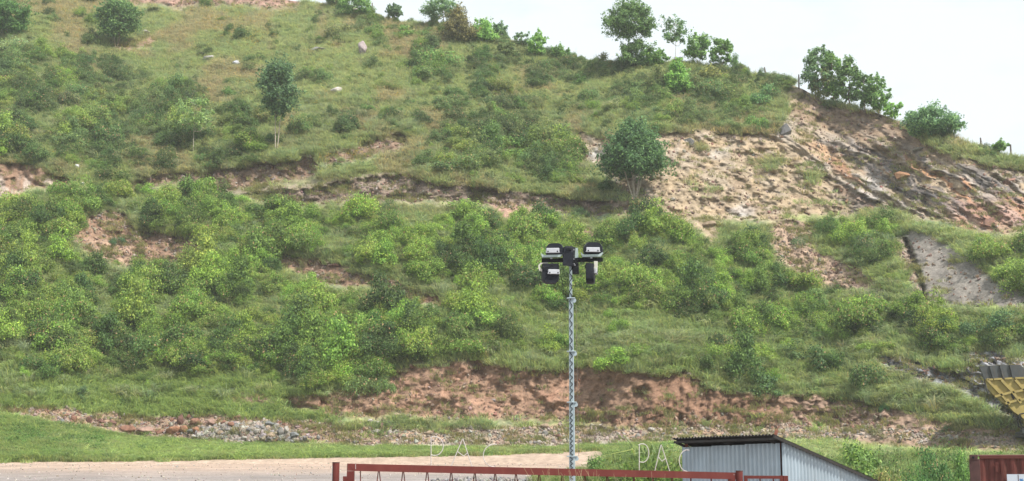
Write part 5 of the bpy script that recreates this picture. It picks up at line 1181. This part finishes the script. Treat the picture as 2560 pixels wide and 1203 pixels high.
def floodlight(u, v, w_px, h_px, up, yaw, lab, drv, pitch=0.0):
    c = MP(u, v, 0); off = c
    fl = empty('floodlight', c - mo, yaw); fl.parent = mast; fl['label'] = lab; fl.rotation_euler = (pitch, 0, yaw)
    w_, h_ = w_px * ppx, h_px * ppx
    mb = MB(); o = outline_D(w_, h_, up)
    back = [(x_ * .9, -.1, z_ * .95 + (h_ * .02 if up else -h_ * .02)) for x_, z_ in o]; mid = [(x_, -.03, z_) for x_, z_ in o]; frt = [(x_, .1, z_) for x_, z_ in o]
    n = len(o); fs = [list(range(n))[::-1]]
    for lay in (0, 1): fs += [[lay * n + i, lay * n + (i + 1) % n, (lay + 1) * n + (i + 1) % n, (lay + 1) * n + i] for i in range(n)]
    fs.append([2 * n + i for i in range(n)]); mb.add(back + mid + frt, fs); mb.build('housing', M_BLACKB, fl, True)
    mb = MB(); dx, dz, dw, dh = [k * ppx for k in drv]; mb.box((dx, -.135, dz), (dw, .07, dh), bevel=.012); mb.box((dx, -.13, dz - dh * .36), (dw * 1.08, .09, dh * .14)); d_ = mb.build('driver_box', M_ALU, fl)
    for sx in (-.36, .36):
        mb = MB(); mb.tube([(dx + sx * dw, -.168, dz - .2 * dh), (dx + sx * dw, -.18, dz - .2 * dh)], .018, 8); mb.build('screw', M_BLACK, d_)
    return fl
floodlight(1387, 638, 46, 30, True, R(-4), 'upper left floodlight seen from behind', (-4.5, 9.5, 33, 12.5))
floodlight(1483, 636.5, 49, 31, True, R(3), 'upper right floodlight seen from behind', (-2, 10, 34, 12))
floodlight(1376, 659, 44, 52, False, R(6), 'lower left floodlight pointing away', (6.5, -23, 29, 12))
floodlight(1476, 661, 46, 50, False, R(82), 'lower right floodlight seen edge on', (0, -18, 26, 14), R(0))
for (ua, ub, va, lab) in [(1352, 1408, 633, ''), (1452, 1508, 632, '')]:
    mb = MB()
    mb.prism([q3(ua, va, -.1), q3(ua + 2, va + 7, -.1), q3(ua + 4, va + 12, -.1), q3(ub - 8, va + 11, -.1), q3(ub - 2, va + 5, -.1), q3(ub, va + 1, -.1), q3(ub - 4, va + 1, -.1), q3(ub - 11, va + 5, -.1), q3(ua + 9, va + 6, -.1), q3(ua + 3, va + 4, -.1)], (0, .14, 0)); mbuild(mb, 'yoke', M_TRAY)
    mb = MB(); c = q3((ua + ub) / 2 - 2, va + 13, -.05); mb.tube([c + Vector((0, 0, -.02)), c + Vector((0, 0, .012))], .03, 10); mbuild(mb, 'yoke_bolt', M_ALU)
mb = MB(); mb.prism([q3(u, v, -.06) for u, v in [(1346, 664), (1351, 658), (1370, 657.5), (1370, 660), (1353, 661), (1350, 666), (1351, 672), (1357, 675), (1356, 680), (1348, 677), (1345.5, 670)]], (0, .05, 0)); mbuild(mb, 'yoke', M_CREAM)
mb = MB(); mb.prism([q3(u, v, -.14) for u, v in [(1484, 655), (1493.5, 655), (1493.5, 674), (1491, 678), (1480, 676.5), (1476, 679), (1474, 675.5), (1476, 672.5), (1485, 668.5)]], (0, .04, 0)); mbuild(mb, 'yoke', M_CREAM)
mb = MB(); mb.tube([q3(u, v, -.15) for u, v in [(1357, 668), (1362, 671), (1370, 671), (1377, 667), (1384, 664)]], .011, 6); mbuild(mb, 'lamp_cable', M_BLACK, True)
mb = MB(); mb.tube([q3(u, v, -.13) for u, v in [(1463, 673), (1462, 666), (1466, 663), (1472, 662)]], .011, 6); mbuild(mb, 'lamp_cable', M_BLACK, True)
mb = MB(); mb.tube([q3(u, v, -.13) for u, v in [(1434, 652), (1440, 653), (1446, 650)]], .011, 6); mbuild(mb, 'lamp_cable', M_BLACK, True)
mb = MB(); mb.tube([q3(u, v, -.13) for u, v in [(1505, 638), (1511, 637), (1516, 631)]], .011, 6); mbuild(mb, 'lamp_cable', M_BLACK, True)
mb = MB(); mb.box((mo.x, MD, mz0 + .04), (.9, .9, .1), bevel=.02); mbuild(mb, 'base_plate', M_GALV)
for sx, sy in ((1, 1), (1, -1), (-1, 1), (-1, -1)):
    mb = MB(); mb.tube([(mo.x + sx * .06, MD + sy * .06, mz0 + .5), (mo.x + sx * .6, MD + sy * .6, mz0 + .02)], .03, 8); mbuild(mb, 'outrigger', M_GALV)

# ------------------------------------------------------------------ corrugated hut
HD = 29.9
Cn = P(1953, 1150, HD); Cn.z = 0
Lf = P(1708, 1150, 32.0); Lf.z = 0
fdir = (Lf - Cn); FL = fdir.length; fdir.normalize()
sdir = Vector((-fdir.y, fdir.x, 0)); 
if sdir.x < 0: sdir = -sdir                      # along the right wall, away from us
fn = -sdir; sn = -fdir
hz0 = float(ground(Cn.x, Cn.y)) - .05
hut = empty('hut', Vector((Cn.x, Cn.y, hz0))); tag(hut, 'small grey corrugated iron hut with a dark lean-to roof', 'hut')
ho = hut.location.copy()
def hbuild(mb, name, mat, smooth=False):
    mb.v = [tuple(Vector(q) - ho) for q in mb.v]; return mb.build(name, mat, hut, smooth)
def corr_sheet(mb, o, along, nrm, length, z_bot, z_top_fn, pitch=.118, amp=.03, steps=10, t0=0.0):
    n = int(length / pitch * steps); vs = []; fs = []
    for i in range(n + 1):
        t = length * i / n; off = amp * math.cos(2 * math.pi * (t + t0) / pitch); b = o + along * t + nrm * off
        vs += [(b.x, b.y, z_bot), (b.x, b.y, z_top_fn(t))]
        if i: k = 2 * i; fs.append([k - 2, k, k + 1, k - 1])
    mb.add(vs, fs)
zt0 = P(1953, 1108, HD).z; zt1 = P(1708, 1115, 32.0).z
sheetL = FL / 3
for k in range(3):
    mb = MB(); o_k = Cn + fdir * (k * sheetL) + fn * (.004 * (k % 2)); base_t = k * sheetL
    step = [0, -.015, -.03][k]
    corr_sheet(mb, o_k, fdir, fn, sheetL + (.05 if k < 2 else 0), hz0 - .1, lambda t, b_=base_t, s_=step: zt0 + (zt1 - zt0) * (b_ + t) / FL + s_ + .0, t0=base_t)
    hbuild(mb, 'wall_sheet', M_CORR, True)
SL = 3.9
zr_front = P(1948, 1087, HD - .35).z
zb_edge = P(2186, 1201, 32.6).z
slope_r = (zr_front - zb_edge) / 3.6
for k in range(3):
    mb = MB(); ln = [1.12, 1.08, 1.45][k]; st = [0, 1.10, 2.16][k]
    corr_sheet(mb, Cn + sdir * st + sn * (.006 * (k % 2)), sdir, sn, ln, hz0 - .1, lambda t, s_=st: zt0 + .04 - slope_r * max(0, (s_ + t - .12)) - .03, t0=st, pitch=.115)
    hbuild(mb, 'wall_sheet', M_CORR, True)
# back and left walls
Bk = Cn + sdir * SL; 
mb = MB(); corr_sheet(mb, Bk, fdir, sdir, FL, hz0 - .1, lambda t: zt0 - slope_r * (SL - .12) - .02); hbuild(mb, 'wall_sheet', M_CORR, True)
mb = MB(); corr_sheet(mb, Cn + fdir * FL, sdir, fdir, SL, hz0 - .1, lambda t: zt1 + .02 - slope_r * max(0, t - .12)); hbuild(mb, 'wall_sheet', M_CORR, True)
# roof: three corrugated sheets with thickness, waves along the slope
ov = .40; side = .12
r0 = Cn + fn * ov + sn * side; RLen = FL + side - .02
zA = P(1948, 1087, HD - .3).z; lfe = r0 + fdir * RLen; zB = P(1690, 1096, lfe.y).z; zA = P(1948, 1086.5, r0.y).z
pitch = RLen / 32
for k in range(3):
    mb = MB(); vs = []; fs = []; n = 90; t0_ = RLen * k / 3; t1_ = RLen * (k + 1) / 3 + (.06 if k < 2 else 0)
    for i in range(n + 1):
        t = t0_ + (t1_ - t0_) * i / n; wv = .017 * math.cos(2 * math.pi * t / pitch) + (.004 if k == 1 else 0); z = zA + (zB - zA) * t / RLen + wv
        a = r0 + fdir * t; b = a + sdir * (SL + ov + .5)
        dz_ = -slope_r * (SL + ov + .5)
        vs += [(a.x, a.y, z), (b.x, b.y, z + dz_), (a.x, a.y, z - .004), (b.x, b.y, z + dz_ - .004)]
        if i:
            q = 4 * i; fs += [[q - 4, q, q + 1, q - 3], [q - 2, q - 1, q + 3, q + 2], [q - 4, q - 2, q + 2, q], [q - 3, q + 1, q + 3, q - 1]]
    mb.add(vs, fs); hbuild(mb, 'roof_sheet', M_ROOF, True)
# barge board along the right slope, purlin under the eave, rafters
mb = MB(); a = r0 + sn * .02; b = a + sdir * (SL + ov + .5); aa = Vector((a.x, a.y, zA - .035)); bb = Vector((b.x, b.y, zA - .035 - slope_r * (SL + ov + .5))); bar(mb, aa, bb, .06, .04); hbuild(mb, 'barge_board', M_ROOF)
mb = MB(); a = r0 + sdir * .1 ; b = a + fdir * RLen; bar(mb, Vector((a.x, a.y, zA - .06 - slope_r * .1)), Vector((b.x, b.y, zB - .06 - slope_r * .1)), .05, .05); hbuild(mb, 'purlin', M_ROOF)
for t in (.14, FL * .5, FL - .02):
    mb = MB(); a = Cn + fdir * t + fn * ov * .55; b = Cn + fdir * t + sdir * SL; zt_ = zA + (zB - zA) * t / RLen
    bar(mb, Vector((a.x, a.y, zt_ - .1)), Vector((b.x, b.y, zt_ - .1 - slope_r * (SL + ov * .55))), .06, .05); hbuild(mb, 'rafter', M_ROOF)
mb = MB(); a = Cn + sn * -.13 + fn * -.13; mb.box((a.x, a.y, (hz0 + zt0) / 2 + .05), (.06, .06, zt0 - hz0 + .15)); a = Cn + fdir * (FL - .06) - fn * .05; mb.box((a.x, a.y, (hz0 + zt1) / 2 + .06), (.07, .07, zt1 - hz0 + .2)); hbuild(mb, 'corner_post', M_RUST)
mb = MB(); q = P(1941, 1085, HD - .25); tp = P(1944, 1074, HD - .25); bar(mb, P(1937.5, 1092, HD - .25), P(1942, 1075, HD - .25), .07, .012); mb.tube([P(1942, 1075, HD - .25), P(1949, 1064, HD - .25)], .008, 5); hbuild(mb, 'rusty_tab', M_RUST)
for tpos, w_ in ((2.66, .012), (2.72, .012)):
    pass
for k, (uu_, v0) in enumerate([(1764, 1137), (1772, 1138)]):
    d = 32.0 + (uu_ - 1708) / (1953 - 1708) * (HD - 32.0); a = P(uu_, v0, d) + fn * .022; mb = MB(); mb.box((a.x, a.y, a.z - .35), (.012, .01, .7)); hbuild(mb, 'rust_streak', M_RUST)

# ------------------------------------------------------------------ shipping container
KD = 40.0
k0 = P(2422, 1137, KD); ktop = k0.z; KW, KL, KH = 2.44, 6.06, 2.59
kz = ktop - KH
# long side faces us: the container runs on to the right beyond the picture
cont = empty('shipping_container', Vector((k0.x, KD, kz)), -math.atan2(k0.x, KD) - .004); tag(cont, 'rusty red shipping container with a white sign at the right edge', 'container')
def kb(mb, name, mat, smooth=False, par=cont): return mb.build(name, mat, par, smooth)
pw = 25 * KD / F
for xx in (0, KL):
    for yy in (0, KW):
        mb = MB(); mb.box((xx + (pw / 2 if xx == 0 else -pw / 2), yy + (.08 if yy == 0 else -.08), KH / 2), (pw, .16, KH - .24), bevel=.01); kb(mb, 'corner_post', M_DARKRED)
        for zz in (.06, KH - .075):
            mb = MB(); mb.box((xx + (pw / 2 - .02 if xx == 0 else -pw / 2 + .02), yy + (.075 if yy == 0 else -.075), zz), (pw * .78, .17, .15), bevel=.012); c = kb(mb, 'corner_casting', M_DARKRED)
            mb = MB(); mb.tube([(xx + (.12 if xx == 0 else -.12), yy + (-.013 if yy == 0 else .013), zz - .03), (xx + (.12 if xx == 0 else -.12), yy + (-.013 if yy == 0 else .013), zz + .03)], .03, 8); mb.build('lock_hole', M_BLACK, c)
for yy in (.05, KW - .05):
    mb = MB(); mb.box((KL / 2, yy, KH - .065), (KL - 2 * pw, .06, .1), bevel=.006); kb(mb, 'top_rail', M_REDRUST)
    mb = MB(); mb.box((KL / 2, yy, .08), (KL - 2 * pw, .06, .16)); kb(mb, 'bottom_rail', M_REDRUST)
def trap(mb, o, along, nrm, length, z0, z1, pitch=.278, dep=.036):
    pts = []; t = 0.0
    while t < length - 1e-6:
        for f, dd in ((0, 0), (.26, 0), (.5, 1), (.76, 1)):
            q = t + f * pitch
            if q < length: pts.append((q, dd * dep))
        t += pitch
    pts.append((length, 0)); vs = []; fs = []
    for i, (q, dd) in enumerate(pts):
        b = o + along * q + nrm * dd; vs += [(b.x, b.y, z0), (b.x, b.y, z1)]
        if i: k = 2 * i; fs.append([k - 2, k, k + 1, k - 1])
    mb.add(vs, fs)
mb = MB(); trap(mb, Vector((pw, .035, 0)), Vector((1, 0, 0)), Vector((0, 1, 0)), KL - 2 * pw, .15, KH - .115); kb(mb, 'side_panel', M_REDRUST)
mb = MB(); trap(mb, Vector((pw, KW - .035, 0)), Vector((1, 0, 0)), Vector((0, -1, 0)), KL - 2 * pw, .15, KH - .115); kb(mb, 'side_panel', M_REDRUST)
mb = MB(); trap(mb, Vector((.04, .16, 0)), Vector((0, 1, 0)), Vector((1, 0, 0)), KW - .32, .0, KH - .02); kb(mb, 'end_panel', M_REDRUST)
mb = MB(); trap(mb, Vector((KL - .04, .16, 0)), Vector((0, 1, 0)), Vector((-1, 0, 0)), KW - .32, .0, KH - .02); kb(mb, 'end_panel', M_REDRUST)
mb = MB(); mb.box((KL / 2, KW / 2, KH - .012), (KL - .1, KW - .2, .02)); kb(mb, 'roof_panel', solid('sunbleached_roof_paint', (.45, .27, .25), .6, var=.2, scale=3))
mb = MB(); ax = (2486.5 - 2422) * KD / F; az = KH - (1170 - 1137) * KD / F; mb.box((ax, .02, az), (.1, .045, .24), bevel=.008); mb.box((ax, .005, az + .135), (.1, .03, .05)); mb.box((ax + .055, .01, az - .02), (.012, .04, .3)); kb(mb, 'vent_cover', M_REDRUST)
sx0 = (2508 - 2422) * KD / F; sx1 = (2558.5 - 2422) * KD / F; sz = KH - (1184.5 - 1137) * KD / F
sign = MB(); sign.box(((sx0 + sx1) / 2, .012, sz - .42), (sx1 - sx0, .016, .84)); sg = kb(sign, 'sign_board', M_WHITE)
kpx = KD / F
def sgp(u, v): return Vector(((u - 2422) * kpx, .0, KH - (v - 1137) * kpx))
mb = MB(); mb.prism([sgp(u, v) for u, v in [(2533.3, 1185.5), (2534.9, 1185.5), (2534.6, 1206), (2533, 1206)]], (0, .003, 0)); mb.build('print_line', M_DARKRED, sg)
mb = MB(); mb.prism([sgp(u, v) for u, v in [(2536, 1197), (2538.5, 1195), (2541, 1196.5), (2544, 1194.5), (2544, 1198), (2548, 1201), (2544, 1200.5), (2543, 1204), (2541, 1207), (2538, 1205), (2538, 1200)]], (0, .003, 0)); mb.build('print_figure', M_BLUE, sg)
mb = MB(); mb.prism([sgp(u, v) for u, v in [(2519, 1205), (2522, 1201), (2524, 1200), (2523, 1203), (2528, 1202), (2532, 1203), (2532, 1210), (2519, 1210)]], (0, .003, 0)); mb.build('print_figure', solid('pale_blue_print', (.3, .43, .68), .5, var=.1), sg)

# ------------------------------------------------------------------ yellow hopper at the right edge
OD = hill_at(2540, 1090).y - 2.5
hop = empty('hopper', P(2560, 1088, OD)); tag(hop, 'yellow machine hopper with dark steel top plates at the right edge', 'hopper')
oo = hop.location.copy(); opx = OD / F
def OQ(u, v, dy=0.0): return P(u, v, OD) + Vector((.36 * dy, dy, 0)) - oo
def ob(mb, name, mat): return mb.build(name, mat, hop)
tp = [(2449, 916), (2485, 913.5), (2549, 912), (2566, 925), (2640, 930), (2640, 946), (2560, 943), (2462, 947)]
mb = MB(); mb.prism([OQ(u, v) for u, v in tp], (0.043, .12, 0)); ob(mb, 'extension_plate', M_STEELD)
mb = MB(); mb.prism([OQ(u, v, 3.4) for u, v in tp], (0.043, .12, 0)); ob(mb, 'extension_plate', M_STEELD)
mb = MB(); mb.prism([OQ(2449, 916, .12), OQ(2462, 947, .12), OQ(2467, 976, .12)] + [OQ(2465, 976, .12), OQ(2459, 947, .12), OQ(2446, 916, .12)], (1.188, 3.3, 0)); ob(mb, 'end_plate', M_STEELD)
for a_, b_ in [((2450, 916), (2463, 948)), ((2475, 914.5), (2484, 947)), ((2500, 913), (2509, 947)), ((2525, 912.5), (2533, 945)), ((2575, 927), (2580, 945)), ((2605, 928), (2610, 945))]:
    mb = MB(); bar(mb, OQ(*a_, -.06), OQ(*b_, -.06), .13, .16); ob(mb, 'plate_rib', M_STEELD)
body = [(2462, 948), (2560, 944), (2640, 946), (2640, 1060), (2575, 1060), (2548, 1038), (2535, 1030), (2518, 1012), (2505, 1006), (2490, 988), (2486, 990), (2469, 972)]
def hop_side(dy0, thick):
    mb = MB(); mb.prism([OQ(u, v, dy0) for u, v in body], (.36 * thick, thick, 0)); ob(mb, 'hopper_side', M_YELLOW)
hop_side(0.02, .1); hop_side(3.35, .1)
mb = MB(); mb.prism([OQ(2469, 972, .12), OQ(2490, 990, .12), OQ(2518, 1012, .12), OQ(2548, 1038, .12), OQ(2575, 1060, .12), OQ(2577, 1057, .12), OQ(2550, 1035, .12), OQ(2520, 1009, .12), OQ(2492, 987, .12), OQ(2471, 969, .12)], (1.163, 3.23, 0)); ob(mb, 'hopper_floor', M_YELLOW)
for a_, b_, w_ in [((2466, 949), (2482, 949), .14), ((2484, 948.5), (2504, 947.5), .14), ((2511, 947.3), (2530, 946), .14), ((2537, 945.5), (2590, 945), .14),
        ((2468, 950), (2501, 985), .17), ((2501, 985), (2524, 1012), .15), ((2503, 950), (2531, 980), .2), ((2531, 980), (2552, 1008), .2), ((2538, 950), (2566, 982), .2), ((2566, 982), (2590, 1010), .2),
        ((2487, 991.5), (2527, 981), .17), ((2531, 981), (2575, 972), .17), ((2513, 1009), (2541, 1001.5), .17), ((2546, 1001), (2590, 992), .17)]:
    mb = MB(); bar(mb, OQ(*a_, -.07), OQ(*b_, -.07), w_, .17); ob(mb, 'stiffener', M_YELLOW)
mb = MB(); mb.prism([OQ(u, v, -.03) for u, v in [(2526, 982), (2530, 983), (2537, 996), (2533, 999), (2529, 992)]], (0.014, .04, 0)); ob(mb, 'gap_shade_patch', M_BLACK)  # black patch laid on for the shade in a gap between stiffeners
mb = MB(); mb.prism([OQ(u, v, -.02) for u, v in [(2512, 1010), (2516, 1010), (2522, 1017), (2516, 1018)]], (0.014, .04, 0)); ob(mb, 'gap_shade_patch', M_BLACK)  # same painted shade for the lower gap
mb = MB(); mb.tube([OQ(u, v, -.3) for u, v in [(2560, 1034), (2550, 1036), (2546, 1042), (2545, 1056), (2547, 1066), (2556, 1072), (2564, 1074)]], .055, 8); ob(mb, 'hose', M_BLACK)
mb = MB(); mb.tube([OQ(u, v, -.25) for u, v in [(2552, 1038), (2551, 1050), (2554, 1066), (2560, 1070)]], .045, 8); ob(mb, 'hose', M_BLACK)
mb = MB(); mb.box(OQ(2570, 1086, .9), (1.3, 2.2, .5), bevel=.1); mb.box(OQ(2565, 1079, .2), (.8, .5, .4), bevel=.05); ob(mb, 'track_frame', M_STEELD)
mb = MB(); mb.box(OQ(2600, 1070, 1.7), (1.8, 2.2, 1.4), bevel=.05); ob(mb, 'chassis', M_YELLOW)

# ------------------------------------------------------------------ humid air
mb = MB(); mb.box((0, 300, 60), (2600, 1400, 190)); hz_m = bpy.data.materials.new('humid_air'); hz_m.use_nodes = True; hn = hz_m.node_tree; hn.nodes.clear()
ho_ = hn.nodes.new('ShaderNodeOutputMaterial'); pv = hn.nodes.new('ShaderNodeVolumePrincipled'); pv.inputs['Color'].default_value = (.93, .96, 1, 1); pv.inputs['Density'].default_value = .00028; pv.inputs['Anisotropy'].default_value = .2
hn.links.new(pv.outputs[0], ho_.inputs['Volume']); hb = mb.build('haze', hz_m); tag(hb, kind='stuff')
